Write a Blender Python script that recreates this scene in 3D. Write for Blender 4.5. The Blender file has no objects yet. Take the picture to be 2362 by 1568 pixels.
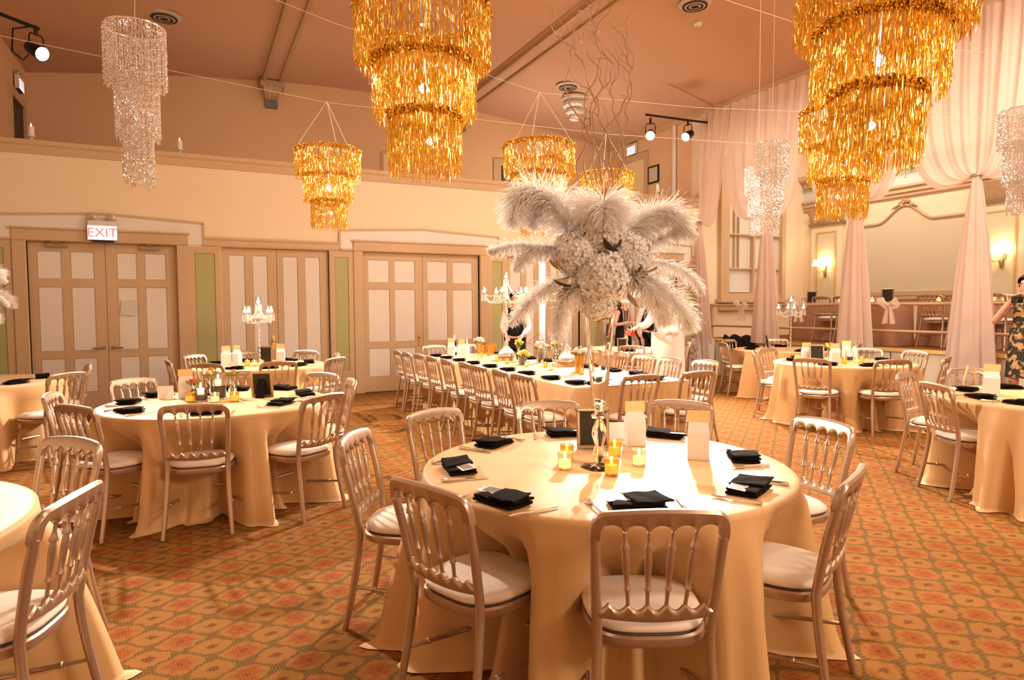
import bpy, bmesh, math, random
from mathutils import Vector, Matrix
PI = math.pi
S = bpy.context.scene
C = S.collection

# ------------------------------------------------------------------ camera
f_px = 1494.3
pit, rol, yaw = math.radians(2.9), math.radians(-0.316), math.radians(26.1)
CAM_H = 1.5
fw = Vector((math.sin(yaw)*math.cos(pit), math.cos(yaw)*math.cos(pit), -math.sin(pit)))
r0 = Vector((math.cos(yaw), -math.sin(yaw), 0)); u0 = r0.cross(fw)
rt = math.cos(rol)*r0 + math.sin(rol)*u0
up = -math.sin(rol)*r0 + math.cos(rol)*u0
cd = bpy.data.cameras.new('camera'); cam = bpy.data.objects.new('camera', cd); C.objects.link(cam)
cam.matrix_world = Matrix(((rt.x, up.x, -fw.x, 0), (rt.y, up.y, -fw.y, 0), (rt.z, up.z, -fw.z, CAM_H), (0, 0, 0, 1)))
cd.sensor_width = 36; cd.sensor_fit = 'HORIZONTAL'; cd.lens = f_px/2362*36
cd.clip_start = 0.05; cd.clip_end = 100
S.camera = cam

# ------------------------------------------------------------------ world, exposure, lights
S.view_settings.view_transform = 'Standard'
S.view_settings.look = 'None'
S.view_settings.gamma = 1
S.view_settings.use_curve_mapping = False
S.view_settings.exposure = 0.1
wd = bpy.data.worlds.new('world'); S.world = wd; wd.use_nodes = True
wd.node_tree.nodes['Background'].inputs[0].default_value = (1, .62, .36, 1)
wd.node_tree.nodes['Background'].inputs[1].default_value = .05
S.cycles.max_bounces = 8
S.cycles.diffuse_bounces = 4
S.cycles.glossy_bounces = 4
S.cycles.transmission_bounces = 6
S.cycles.transparent_max_bounces = 10
S.cycles.caustics_reflective = False
S.cycles.caustics_refractive = False
S.cycles.sample_clamp_indirect = 6
S.cycles.blur_glossy = 0.5

WARM = (1, .80, .60)
def light(name, kind, loc, energy, col, aim=None, size=.1, cone=60, blend=.5, sy=None):
    d = bpy.data.lights.new(name, kind); o = bpy.data.objects.new(name, d); C.objects.link(o)
    o.location = loc; d.energy = energy; d.color = col
    if kind == 'SPOT': d.spot_size = math.radians(cone); d.spot_blend = blend; d.shadow_soft_size = size
    elif kind == 'POINT': d.shadow_soft_size = size
    elif kind == 'AREA':
        d.size = size
        if sy: d.shape = 'RECTANGLE'; d.size_y = sy
    if aim: o.rotation_euler = (Vector(aim)-Vector(loc)).to_track_quat('-Z', 'Y').to_euler()
    return o
# theatre spots on the balcony front (their housings are built further down)
SP_R1, SP_R2, SP_L = (8.62, 11.0, 5.07), (9.62, 11.0, 5.16), (-1.84, 11.0, 5.04)
light('spot_light', 'SPOT', (8.50, 10.86, 5.01), 5400, (1, .87, .72), (2.2, 3.6, 0), .12, 84, .7)
light('spot_light', 'SPOT', (9.50, 10.88, 5.12), 4200, (1, .90, .78), (4.0, 7.3, .7), .1, 62, .8)
light('spot_light', 'SPOT', (-1.70, 10.84, 4.98), 3700, (1, .86, .70), (3.6, 3.6, 0), .12, 80, .7)
# soft fill added near the ceiling for unseen downlights, above and behind the camera
light('ceiling_fill', 'AREA', (5.0, 6.0, 6.24), 260, WARM, (5.0, 6.2, 0), 1.6, sy=1.6)
light('ceiling_fill', 'AREA', (5.4, 0.2, 6.28), 300, WARM, (5.2, 2.6, 0), 1.6, sy=1.6)
light('ceiling_fill', 'AREA', (8.4, 3.2, 5.90), 200, WARM, (8.2, 4.0, 0), 1.4, sy=1.0)
light('ceiling_fill', 'AREA', (-1.2, 2.6, 5.95), 25, WARM, (-.8, 4.0, 0), 1.4, sy=1.0)
light('rear_fill', 'AREA', (4.5, -3.6, 3.6), 210, WARM, (2.6, 3.0, 1.4), 1.6, sy=.8)  # fill added behind the camera to brighten surfaces facing it
# added fill without fixtures behind the parapet, brightening balcony wall and ceiling
light('balcony_fill', 'AREA', (7.4, 12.6, 3.1), 60, (1, .80, .62), (7.4, 12.9, 6), .8, sy=.3)
light('balcony_fill', 'AREA', (1.6, 12.6, 3.1), 16, (1, .74, .52), (1.6, 12.9, 6), .8, sy=.3)
# added fill above the alcove, behind the drapes, brightening the stage back wall
light('stage_fill', 'AREA', (11.9, 8.9, 5.6), 120, (1, .82, .64), (12.4, 8.9, 0), 2.4, sy=.6)
light('stage_fill', 'AREA', (11.9, 4.6, 5.6), 100, (1, .82, .64), (12.4, 4.6, 0), 2.4, sy=.6)

# ------------------------------------------------------------------ materials
MATS = {}
def mat(name, col, rough=.6, metal=0, **k):
    if name in MATS: return MATS[name]
    m = bpy.data.materials.new(name); m.use_nodes = True; MATS[name] = m
    nt = m.node_tree; b = nt.nodes['Principled BSDF']
    b.inputs['Base Color'].default_value = (*col, 1); b.inputs['Roughness'].default_value = rough
    b.inputs['Metallic'].default_value = metal
    if 'spec' in k: b.inputs['Specular IOR Level'].default_value = k['spec']
    if 'trans' in k: b.inputs['Transmission Weight'].default_value = k['trans']
    if 'ior' in k: b.inputs['IOR'].default_value = k['ior']
    if 'emit' in k: b.inputs['Emission Color'].default_value = (*k['emit'], 1); b.inputs['Emission Strength'].default_value = k['es']
    if 'sheen' in k: b.inputs['Sheen Weight'].default_value = k['sheen']; b.inputs['Sheen Roughness'].default_value = .4
    if 'coat' in k: b.inputs['Coat Weight'].default_value = k['coat']; b.inputs['Coat Roughness'].default_value = .15
    if 'alpha' in k: b.inputs['Alpha'].default_value = k['alpha']
    if 'sss' in k: b.inputs['Subsurface Weight'].default_value = k['sss']; b.inputs['Subsurface Radius'].default_value = (.03, .02, .01)
    if 'noise' in k:                      # slight tone variation and fine relief
        sc, amt, bump = k['noise']
        tc = nt.nodes.new('ShaderNodeTexCoord'); n = nt.nodes.new('ShaderNodeTexNoise')
        n.inputs['Scale'].default_value = sc; n.inputs['Detail'].default_value = 4
        nt.links.new(tc.outputs['Object'], n.inputs['Vector'])
        mx = nt.nodes.new('ShaderNodeMix'); mx.data_type = 'RGBA'
        mx.inputs[6].default_value = (*[c*(1-amt) for c in col], 1); mx.inputs[7].default_value = (*[min(1, c*(1+amt)) for c in col], 1)
        nt.links.new(n.outputs['Fac'], mx.inputs[0]); nt.links.new(mx.outputs[2], b.inputs['Base Color'])
        if bump:
            bp = nt.nodes.new('ShaderNodeBump'); bp.inputs['Strength'].default_value = bump; bp.inputs['Distance'].default_value = .01
            nt.links.new(n.outputs['Fac'], bp.inputs['Height']); nt.links.new(bp.outputs['Normal'], b.inputs['Normal'])
    return m

balc_m = mat('tan_wall_paint', (.74, .50, .30), .8, noise=(1, .03, 0))
wall_m = mat('cream_paint', (.85, .72, .53), .75, noise=(1.2, .03, 0))
trim_m = mat('tan_paint', (.60, .43, .27), .55, noise=(3, .04, 0))
panel_m = mat('white_panel_paint', (.80, .76, .73), .6, noise=(2, .02, 0))
green_m = mat('sage_paint', (.44, .43, .20), .6, noise=(2, .03, 0))
ceil_m = mat('mauve_ceiling_paint', (.60, .375, .255), .8, noise=(1, .03, 0))
blue_m = mat('pale_blue_paint', (.62, .63, .60), .7)
stagepanel_m = mat('grey_green_panel_paint', (.66, .60, .44), .6, noise=(1.5, .05, 0))
stone_m = mat('stage_front_paint', (.66, .58, .46), .6)
ornament_m = mat('gilt_plaster', (.50, .34, .20), .5, .2, noise=(30, .25, .3))
gold_trim_m = mat('gilt_edge', (.85, .60, .25), .35, .6)
chair_m = mat('champagne_gold_lacquer', (.52, .385, .29), .32, .72, noise=(60, .06, .02))
cush_m = mat('ivory_cotton', (.82, .70, .60), .85, sheen=.3, noise=(14, .05, .25))
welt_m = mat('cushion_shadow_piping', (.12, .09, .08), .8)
cloth_m = mat('gold_satin', (.62, .365, .160), .55, sheen=.12, spec=.35, noise=(240, .04, .04))
rust_m = mat('rust_satin', (.42, .22, .14), .5, sheen=.3)
nap_m = mat('black_cotton', (.012, .008, .006), .9, spec=.04, noise=(90, .3, .15))
silver_m = mat('polished_silver', (.85, .80, .74), .18, 1)
white_m = mat('white_paper', (.84, .80, .78), .7, noise=(25, .03, .15))
topper_m = mat('gold_card', (.85, .60, .28), .55)
wood_m = mat('rail_wood', (.50, .31, .17), .5)
dark_m = mat('dark_metal', (.015, .013, .012), .45, .3)
brass_m = mat('brass', (.72, .48, .20), .28, 1)
glass_m = mat('clear_glass', (1, .98, .95), .02, trans=1, ior=1.45)
crystal_m = mat('crystal_acrylic', (1, .96, .92), .06, trans=.6, ior=1.5)
goldglass_m = mat('gold_mercury_glass', (1, .60, .15), .12, .25, trans=.75, ior=1.3)
wax_m = mat('lit_wax', (.95, .80, .55), .5, emit=(1, .66, .28), es=2.6)
flame_m = mat('candle_flame', (1, .8, .5), .5, emit=(1, .72, .38), es=30)
bulb_m = mat('lamp_glass_lit', (1, 1, 1), .5, emit=(1, .93, .85), es=40)
exit_m = mat('exit_sign_lit', (1, 1, 1), .5, emit=(.95, .9, 1), es=1.0)
exit_red = mat('exit_letter_red', (.70, .12, .08), .5, emit=(1, .45, .35), es=.35)
shade_m = mat('sconce_shade', (1, .85, .6), .6, emit=(1, .75, .42), es=2.5)
frame_m = mat('pewter_frame', (.36, .27, .19), .35, .8)
pic_m = mat('dark_print', (.028, .020, .014), .45, spec=.2, noise=(14, .5, 0))
black_m = mat('black_cloth', (.010, .008, .008), .85, spec=.15)
feather_m = mat('white_plume', (.93, .90, .88), .8)
quill_m = mat('quill', (.80, .66, .52), .6)
hyd_m = mat('white_hydrangea', (.92, .90, .89), .8, noise=(60, .06, 0))
leafb_m = mat('bronze_leaf', (.45, .27, .11), .45, noise=(20, .3, 0))
leafd_m = mat('dark_leaf', (.10, .06, .03), .5, noise=(20, .3, 0))
twig_m = mat('willow_bark', (.42, .25, .14), .6)
yellow_m = mat('yellow_petal', (.95, .70, .10), .7)
pink_m = mat('blush_petal', (.85, .60, .50), .7)
red_m = mat('red_petal', (.75, .12, .06), .7)
green_leaf_m = mat('stem_green', (.20, .22, .06), .6)
skin_m = mat('skin', (.72, .42, .31), .55)
hair_m = mat('dark_hair', (.05, .028, .016), .6)
suit_m = mat('black_suit', (.014, .012, .012), .8, spec=.15)
shirt_m = mat('white_shirt', (.85, .80, .78), .8)
red_cloth_m = mat('red_cloth', (.70, .10, .06), .75)
pearl_m = mat('bright_bead', (.95, .90, .86), .12, .3)
bead_m = mat('silver_bead', (.90, .85, .82), .16, .75)
stone_fill_m = mat('dark_pebble_fill', (.16, .13, .09), .35, noise=(150, .8, .6))
string_m = mat('white_cord', (.85, .72, .58), .7)
vent_m = mat('vent_enamel', (.62, .50, .42), .5)
ventdark_m = mat('vent_slot', (.04, .03, .025), .7)
cool_m = mat('bright_vestibule', (.85, .92, 1), .6, emit=(.8, .92, 1), es=6)

def foil(name, c1, c2, rough):
    m = mat(name, c1, rough, 1); nt = m.node_tree; b = nt.nodes['Principled BSDF']
    g = nt.nodes.new('ShaderNodeNewGeometry'); mx = nt.nodes.new('ShaderNodeMix'); mx.data_type = 'RGBA'
    mx.inputs[6].default_value = (*c1, 1); mx.inputs[7].default_value = (*c2, 1)
    nt.links.new(g.outputs['Random Per Island'], mx.inputs[0]); nt.links.new(mx.outputs[2], b.inputs['Base Color'])
    return m
gold_foil = foil('gold_foil', (1.0, .74, .20), (.95, .58, .08), .17)

def sheer():
    m = bpy.data.materials.new('sheer_voile'); m.use_nodes = True; nt = m.node_tree; nt.nodes.clear()
    o = nt.nodes.new('ShaderNodeOutputMaterial'); d = nt.nodes.new('ShaderNodeBsdfDiffuse'); t = nt.nodes.new('ShaderNodeBsdfTranslucent')
    a = nt.nodes.new('ShaderNodeBsdfTransparent'); m1 = nt.nodes.new('ShaderNodeMixShader'); m2 = nt.nodes.new('ShaderNodeMixShader')
    d.inputs[0].default_value = (.86, .73, .67, 1); t.inputs[0].default_value = (.86, .70, .62, 1)
    m1.inputs[0].default_value = .45; m2.inputs[0].default_value = .12
    nt.links.new(d.outputs[0], m1.inputs[1]); nt.links.new(t.outputs[0], m1.inputs[2])
    nt.links.new(m1.outputs[0], m2.inputs[1]); nt.links.new(a.outputs[0], m2.inputs[2]); nt.links.new(m2.outputs[0], o.inputs[0])
    return m
voile_m = sheer()

def translucent(m, col, w):
    """thin petals and barbs let light through"""
    nt = m.node_tree; b = nt.nodes['Principled BSDF']; out = [n for n in nt.nodes if n.type == 'OUTPUT_MATERIAL'][0]
    t = nt.nodes.new('ShaderNodeBsdfTranslucent'); t.inputs[0].default_value = (*col, 1)
    mx = nt.nodes.new('ShaderNodeMixShader'); mx.inputs[0].default_value = w
    nt.links.new(b.outputs[0], mx.inputs[1]); nt.links.new(t.outputs[0], mx.inputs[2]); nt.links.new(mx.outputs[0], out.inputs[0])
translucent(feather_m, (.95, .90, .86), .45)
translucent(hyd_m, (.85, .80, .76), .25)
translucent(white_m, (.85, .78, .72), .2)

def carpet():
    m = bpy.data.materials.new('patterned_carpet'); m.use_nodes = True; nt = m.node_tree; b = nt.nodes['Principled BSDF']
    L = nt.links.new
    def M(op, a, bb=None, cc=None, clamp=False):
        n = nt.nodes.new('ShaderNodeMath'); n.operation = op; n.use_clamp = clamp
        for i, v in enumerate((a, bb, cc)):
            if v is None: continue
            if isinstance(v, (int, float)): n.inputs[i].default_value = v
            else: L(v, n.inputs[i])
        return n.outputs[0]
    def sm(x, lo, hi):
        n = nt.nodes.new('ShaderNodeMapRange'); n.interpolation_type = 'SMOOTHSTEP'
        n.inputs[1].default_value = lo; n.inputs[2].default_value = hi; L(x, n.inputs[0]); return n.outputs[0]
    def mixc(f, a, c):
        n = nt.nodes.new('ShaderNodeMix'); n.data_type = 'RGBA'; L(f, n.inputs[0])
        if isinstance(a, tuple): n.inputs[6].default_value = (*a, 1)
        else: L(a, n.inputs[6])
        n.inputs[7].default_value = (*c, 1); return n.outputs[2]
    tc = nt.nodes.new('ShaderNodeTexCoord')
    nz = nt.nodes.new('ShaderNodeTexNoise'); nz.inputs['Scale'].default_value = 22; nz.inputs['Detail'].default_value = 3
    L(tc.outputs['Object'], nz.inputs['Vector'])
    sp = nt.nodes.new('ShaderNodeSeparateXYZ'); L(tc.outputs['Object'], sp.inputs[0])
    sc_ = nt.nodes.new('ShaderNodeSeparateColor'); L(nz.outputs['Color'], sc_.inputs[0])
    x = M('ADD', sp.outputs[0], M('MULTIPLY', M('SUBTRACT', sc_.outputs[0], .5), .045)); y = M('ADD', sp.outputs[1], M('MULTIPLY', M('SUBTRACT', sc_.outputs[1], .5), .045))
    PX, PY = .2475, .2085
    u = M('DIVIDE', M('ADD', x, .094), PX); v = M('DIVIDE', M('SUBTRACT', y, 3.432), PY)
    fu = M('SUBTRACT', M('FRACT', M('ADD', u, .5)), .5); fv = M('SUBTRACT', M('FRACT', M('ADD', v, .5)), .5)
    # red flower on the lattice points
    dx = M('MULTIPLY', fu, PX); dy = M('MULTIPLY', fv, PY)
    ang = M('ARCTAN2', dy, dx); rad = M('SQRT', M('ADD', M('MULTIPLY', dx, dx), M('MULTIPLY', dy, dy)))
    pet = M('ADD', .068, M('MULTIPLY', M('COSINE', M('MULTIPLY', ang, 6)), .011))
    q = M('DIVIDE', rad, pet)
    flower = M('SUBTRACT', 1, sm(q, .70, 1.05)); ringm = M('SUBTRACT', 1, sm(M('ABSOLUTE', M('SUBTRACT', q, .52)), .05, .16))
    core = M('SUBTRACT', 1, sm(rad, .010, .026))
    # small dark motif in the middle of each cell
    gu = M('SUBTRACT', M('FRACT', u), .5); gv = M('SUBTRACT', M('FRACT', v), .5)
    dia = M('ADD', M('ABSOLUTE', gu), M('MULTIPLY', M('ABSOLUTE', gv), 1.25))
    dmask = M('SUBTRACT', 1, sm(dia, .09, .17))
    # olive vines on the trellis between flowers and motifs
    tr = M('ADD', M('COSINE', M('MULTIPLY', u, 2*PI)), M('COSINE', M('MULTIPLY', v, 2*PI)))
    ln = M('ABSOLUTE', M('ADD', tr, M('MULTIPLY', M('SUBTRACT', sc_.outputs[2], .38), .9)))
    vmask = M('SUBTRACT', 1, sm(ln, .14, .50))
    # loop-pile ticks
    tick = sm(M('SINE', M('MULTIPLY', M('ADD', sp.outputs[0], M('MULTIPLY', sp.outputs[1], .12)), 2*PI/.0135)), -.75, .25)
    tick2 = sm(M('SINE', M('MULTIPLY', sp.outputs[1], 2*PI/.020)), -.9, .0)
    tk = M('MULTIPLY', tick, tick2); tk = M('ADD', .50, M('MULTIPLY', tk, .50))
    c = mixc(M('MULTIPLY', M('MULTIPLY', flower, tk), .85), (.40, .172, .038), (.40, .085, .016))
    c = mixc(M('MULTIPLY', M('MULTIPLY', ringm, tk), .45), c, (.24, .04, .010))
    c = mixc(M('MULTIPLY', M('MULTIPLY', core, tk), .75), c, (.20, .03, .010))
    c = mixc(M('MULTIPLY', M('MULTIPLY', vmask, tk), .88), c, (.105, .070, .020))
    c = mixc(M('MULTIPLY', M('MULTIPLY', dmask, tk), .9), c, (.12, .030, .016))
    n2 = nt.nodes.new('ShaderNodeTexNoise'); n2.inputs['Scale'].default_value = 260; L(tc.outputs['Object'], n2.inputs['Vector'])
    mm = nt.nodes.new('ShaderNodeMix'); mm.data_type = 'RGBA'; mm.blend_type = 'MULTIPLY'; mm.inputs[0].default_value = .35
    L(c, mm.inputs[6]); L(n2.outputs['Color'], mm.inputs[7]); 
    hs = nt.nodes.new('ShaderNodeHueSaturation'); hs.inputs['Value'].default_value = .82; L(mm.outputs[2], hs.inputs['Color'])
    L(hs.outputs[0], b.inputs['Base Color'])
    b.inputs['Roughness'].default_value = .95; b.inputs['Specular IOR Level'].default_value = .1
    bp = nt.nodes.new('ShaderNodeBump'); bp.inputs['Strength'].default_value = .5; bp.inputs['Distance'].default_value = .006
    L(n2.outputs['Fac'], bp.inputs['Height']); L(bp.outputs[0], b.inputs['Normal'])
    return m
carpet_m = carpet()

# ------------------------------------------------------------------ mesh helpers
class MB:
    def __init__(s): s.v = []; s.f = []
    def add(s, vs, fs):
        k = len(s.v); s.v += [tuple(p) for p in vs]; s.f += [tuple(i+k for i in q) for q in fs]; return s
    def box(s, x0, x1, y0, y1, z0, z1):
        return s.add([(x0,y0,z0),(x1,y0,z0),(x1,y1,z0),(x0,y1,z0),(x0,y0,z1),(x1,y0,z1),(x1,y1,z1),(x0,y1,z1)],
                     [(0,3,2,1),(4,5,6,7),(0,1,5,4),(1,2,6,5),(2,3,7,6),(3,0,4,7)])
    def cbox(s, x0, x1, y0, y1, z0, z1, b):           # chamfered in the XZ outline on the -Y face
        vs = [(x0,y1,z0),(x1,y1,z0),(x1,y1,z1),(x0,y1,z1),(x0,y0+b,z0),(x1,y0+b,z0),(x1,y0+b,z1),(x0,y0+b,z1),
              (x0+b,y0,z0+b),(x1-b,y0,z0+b),(x1-b,y0,z1-b),(x0+b,y0,z1-b)]
        return s.add(vs, [(0,3,2,1),(0,1,5,4),(1,2,6,5),(2,3,7,6),(3,0,4,7),(4,5,9,8),(5,6,10,9),(6,7,11,10),(7,4,8,11),(8,9,10,11)])
    def lathe(s, prof, n=16, o=(0,0,0), axis=None, cap=True):
        """prof: (r, z) from one end to the other; axis: optional end point for z=1 scaling"""
        R = Matrix.Identity(3)
        if axis is not None: R = Vector((0,0,1)).rotation_difference(Vector(axis)).to_matrix()
        vs = []; fs = []; o = Vector(o)
        for r, z in prof:
            for i in range(n):
                a = 2*PI*i/n; vs.append(o + R @ Vector((r*math.cos(a), r*math.sin(a), z)))
        for j in range(len(prof)-1):
            for i in range(n):
                a = j*n+i; b = j*n+(i+1) % n; fs.append((a, b, b+n, a+n))
        if cap:
            if prof[0][0] > 1e-4: fs.append(tuple(range(n-1, -1, -1)))
            if prof[-1][0] > 1e-4: fs.append(tuple(range((len(prof)-1)*n, len(prof)*n)))
        return s.add(vs, fs)
    def tube(s, path, r, n=8, cap=True, flat=1.0, closed=False):
        P = [Vector(p) for p in path]; m = len(P); rr = r if isinstance(r, (list, tuple)) else [r]*m
        vs = []; fs = []; ref = None
        for i, p in enumerate(P):
            a = P[(i-1) % m] if closed else P[max(i-1, 0)]; b = P[(i+1) % m] if closed else P[min(i+1, m-1)]
            t = (b-a).normalized()
            if ref is None:
                ref = Vector((0,0,1)) if abs(t.z) < .9 else Vector((1,0,0))
                ref = (ref - t*ref.dot(t)).normalized()
            else: ref = (ref - t*ref.dot(t)).normalized()
            bi = t.cross(ref)
            for k in range(n):
                q = 2*PI*k/n; vs.append(p + rr[i]*(math.cos(q)*ref + flat*math.sin(q)*bi))
        for j in range(m if closed else m-1):
            for k in range(n):
                a = j*n+k; b = j*n+(k+1) % n; c = ((j+1) % m)*n+(k+1) % n; d = ((j+1) % m)*n+k; fs.append((a, b, c, d))
        if cap and not closed: fs.append(tuple(range(n-1, -1, -1))); fs.append(tuple(range((m-1)*n, m*n)))
        return s.add(vs, fs)
    def prism(s, poly, y0, y1):                      # XZ outline extruded along Y
        n = len(poly); vs = [(x, y0, z) for x, z in poly]+[(x, y1, z) for x, z in poly]
        fs = [tuple(range(n)), tuple(range(2*n-1, n-1, -1))]+[(i, i+n, (i+1) % n+n, (i+1) % n) for i in range(n)]
        return s.add(vs, fs)
    def sphere(s, c, r, n=10, m=6, sq=(1,1,1)):
        vs = [(c[0], c[1], c[2]-r*sq[2])]; fs = []
        for j in range(1, m):
            t = PI*j/m
            for i in range(n): a = 2*PI*i/n; vs.append((c[0]+r*sq[0]*math.sin(t)*math.cos(a), c[1]+r*sq[1]*math.sin(t)*math.sin(a), c[2]-r*sq[2]*math.cos(t)))
        vs.append((c[0], c[1], c[2]+r*sq[2])); e = len(vs)-1
        for i in range(n): fs.append((0, 1+(i+1) % n, 1+i)); fs.append((e, e-n+i, e-n+(i+1) % n))
        for j in range(m-2):
            for i in range(n): a = 1+j*n+i; b = 1+j*n+(i+1) % n; fs.append((a, b, b+n, a+n))
        return s.add(vs, fs)
    def grid(s, fn, nu, nv, closeu=False):
        vs = [fn(i/(nu if closeu else nu-1), j/(nv-1)) for j in range(nv) for i in range(nu)]; fs = []
        for j in range(nv-1):
            for i in range(nu if closeu else nu-1):
                a = j*nu+i; b = j*nu+(i+1) % nu; fs.append((a, b, b+nu, a+nu))
        return s.add(vs, fs)
    def xform(s, Mx):
        s.v = [tuple(Mx @ Vector(p)) for p in s.v]; return s
    def mesh(s, name, m, smooth=True, ang=40):
        me = bpy.data.meshes.new(name); me.from_pydata(s.v, [], s.f)
        if m: me.materials.append(m)
        if smooth:
            me.shade_smooth()
            try: me.set_sharp_from_angle(angle=math.radians(ang))
            except Exception: pass
        me.update(); return me
    def build(s, name, m, parent=None, smooth=True, ang=40):
        return link(name, s.mesh(name, m, smooth, ang), parent)
def link(name, me, parent=None, loc=None, rz=0):
    o = bpy.data.objects.new(name, me); C.objects.link(o)
    if parent: o.parent = parent
    if loc: o.location = loc
    if rz: o.rotation_euler = (0, 0, rz)
    return o
def tag(o, label=None, cat=None, group=None, kind=None):
    if label: o['label'] = label
    if cat: o['category'] = cat
    if group: o['group'] = group
    if kind: o['kind'] = kind
    return o
def thing(name, label, cat, loc=(0,0,0), rz=0, group=None):
    o = bpy.data.objects.new(name, None); C.objects.link(o); o.location = loc; o.rotation_euler = (0, 0, rz); o.empty_display_size = .1
    return tag(o, label, cat, group)
def struct(o, label=None): o['kind'] = 'structure'; (label and tag(o, label)); return o
def copy_tree(o, parent=None):
    c = o.copy(); C.objects.link(c); c.parent = parent
    for ch in list(o.children): copy_tree(ch, c)
    return c
USED = set()
def spawn(proto, loc, rz, label, group=None, scale=None):
    """the prototype itself first, copies of it and of its parts afterwards"""
    if proto.name in USED: o = copy_tree(proto)
    else: USED.add(proto.name); o = proto
    o.location = loc; o.rotation_euler = (0, 0, rz); o['label'] = label
    if group: o['group'] = group
    if scale: o.scale = (scale,)*3 if isinstance(scale, (int, float)) else scale
    return o

# ------------------------------------------------------------------ the hall
YW, YB = 11.3, 14.9          # door wall, balcony back wall
XR, XS, XL = 10.23, 13.6, -6.0
YN = -4.0
PROF = [(-6.0, 5.62), (-2.67, 5.88), (-1.8, 6.00), (-1.0, 6.10), (0, 6.21), (1.39, 6.33), (2.5, 6.385), (3.75, 6.40), (5.0, 6.385), (6.1, 6.33), (7.0, 6.24), (8.0, 6.13), (8.6, 6.04), (9.4, 5.92), (10.23, 5.77), (13.6, 5.77)]
def ceil_z(x):
    for (a, za), (b, zb) in zip(PROF, PROF[1:]):
        if a <= x <= b: return za+(zb-za)*(x-a)/(b-a)
    return 5.8
struct(MB().add([(XL,YN,0),(XS,YN,0),(XS,YB,0),(XL,YB,0)], [(0,1,2,3)]).build('floor', carpet_m), 'wall-to-wall carpet with red flowers on gold')
struct(MB().grid(lambda u, v: (PROF[round(u*(len(PROF)-1))][0], YN+(YB-YN)*v, PROF[round(u*(len(PROF)-1))][1]), len(PROF), 2).build('ceiling', ceil_m, ang=30), 'gently arched mauve plaster ceiling')
def wallbox(name, lab, *b, m=wall_m): return struct(MB().box(*b).build(name, m, smooth=False), lab)
wallbox('wall_left', 'cream side wall of the hall', XL-.1, XL, YN, YW, 0, 6.5)
wallbox('wall_back', 'cream wall behind the viewer', XL, XS, YN-.1, YN, 0, 6.5)
wallbox('wall_right', 'cream back wall of the stage alcove', XS, XS+.1, YN, YW, 0, 6.5)
# door wall: piers between the openings, head above them
DOORS = [(-2.11, -.22), (.41, 2.08), (2.65, 4.86), (5.42, 7.09), (7.72, 9.61)]
w = MB(); xs = [XL]+[q for d in DOORS for q in d]+[XR]
for i in range(0, len(xs), 2): w.box(xs[i], xs[i+1], YW, YW+.25, 0, 2.48)
w.box(XL, XR, YW, YW+.25, 2.48, 3.72)
struct(w.build('wall_far', wall_m, smooth=False), 'cream door wall below the balcony')
cap = MB().prism([(XL, 0), (XR+.02, 0), (XR+.02, .05), (XL, .05)], 0, .01)
def moulding(name, prof, x0, x1, m, lab=None, par=None):
    """(y, z) outline run along X"""
    n = len(prof); vs = [(x0, y, z) for y, z in prof]+[(x1, y, z) for y, z in prof]
    fs = [tuple(range(n-1, -1, -1)), tuple(range(n, 2*n))]+[(i, (i+1) % n, (i+1) % n+n, i+n) for i in range(n)]
    o = MB().add(vs, fs).build(name, m, par, ang=25)
    return o
struct(moulding('trim_1', [(YW+.27, 3.70), (YW-.02, 3.70), (YW-.025, 3.73), (YW-.035, 3.76), (YW-.035, 3.80), (YW-.06, 3.83), (YW-.065, 3.885), (YW+.27, 3.885)], XL, XR, trim_m), 'tan moulded ledge capping the balcony front')
wallbox('wall_balcony', 'plain tan back wall of the balcony', XL, XR, YB, YB+.1, 2.9, 6.5, m=balc_m)
wallbox('wall_balcony_left', 'balcony side wall at the left', -2.77, -2.67, YW, YB, 2.9, 6.5, m=balc_m)
wallbox('wall_balcony_right', 'balcony side wall beside the drapes', XR, XR+.1, YW+.25, YB, 2.9, 6.5, m=balc_m)
wallbox('floor_balcony', 'balcony deck', XL, XR, YW+.25, YB, 2.85, 2.95, m=trim_m)
# flat wall at the stage side with its window opening
w = MB(); wx0, wx1, wz0, wz1 = 11.05, 12.74, 1.80, 4.75
w.box(XR, wx0, YW, YW+.25, 0, 6.4); w.box(wx1, XS, YW, YW+.25, 0, 6.4); w.box(wx0, wx1, YW, YW+.25, 0, wz0); w.box(wx0, wx1, YW, YW+.25, wz1, 6.4)
struct(w.build('wall_stage_side', wall_m, smooth=False), 'cream alcove wall holding the tall window')

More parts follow.
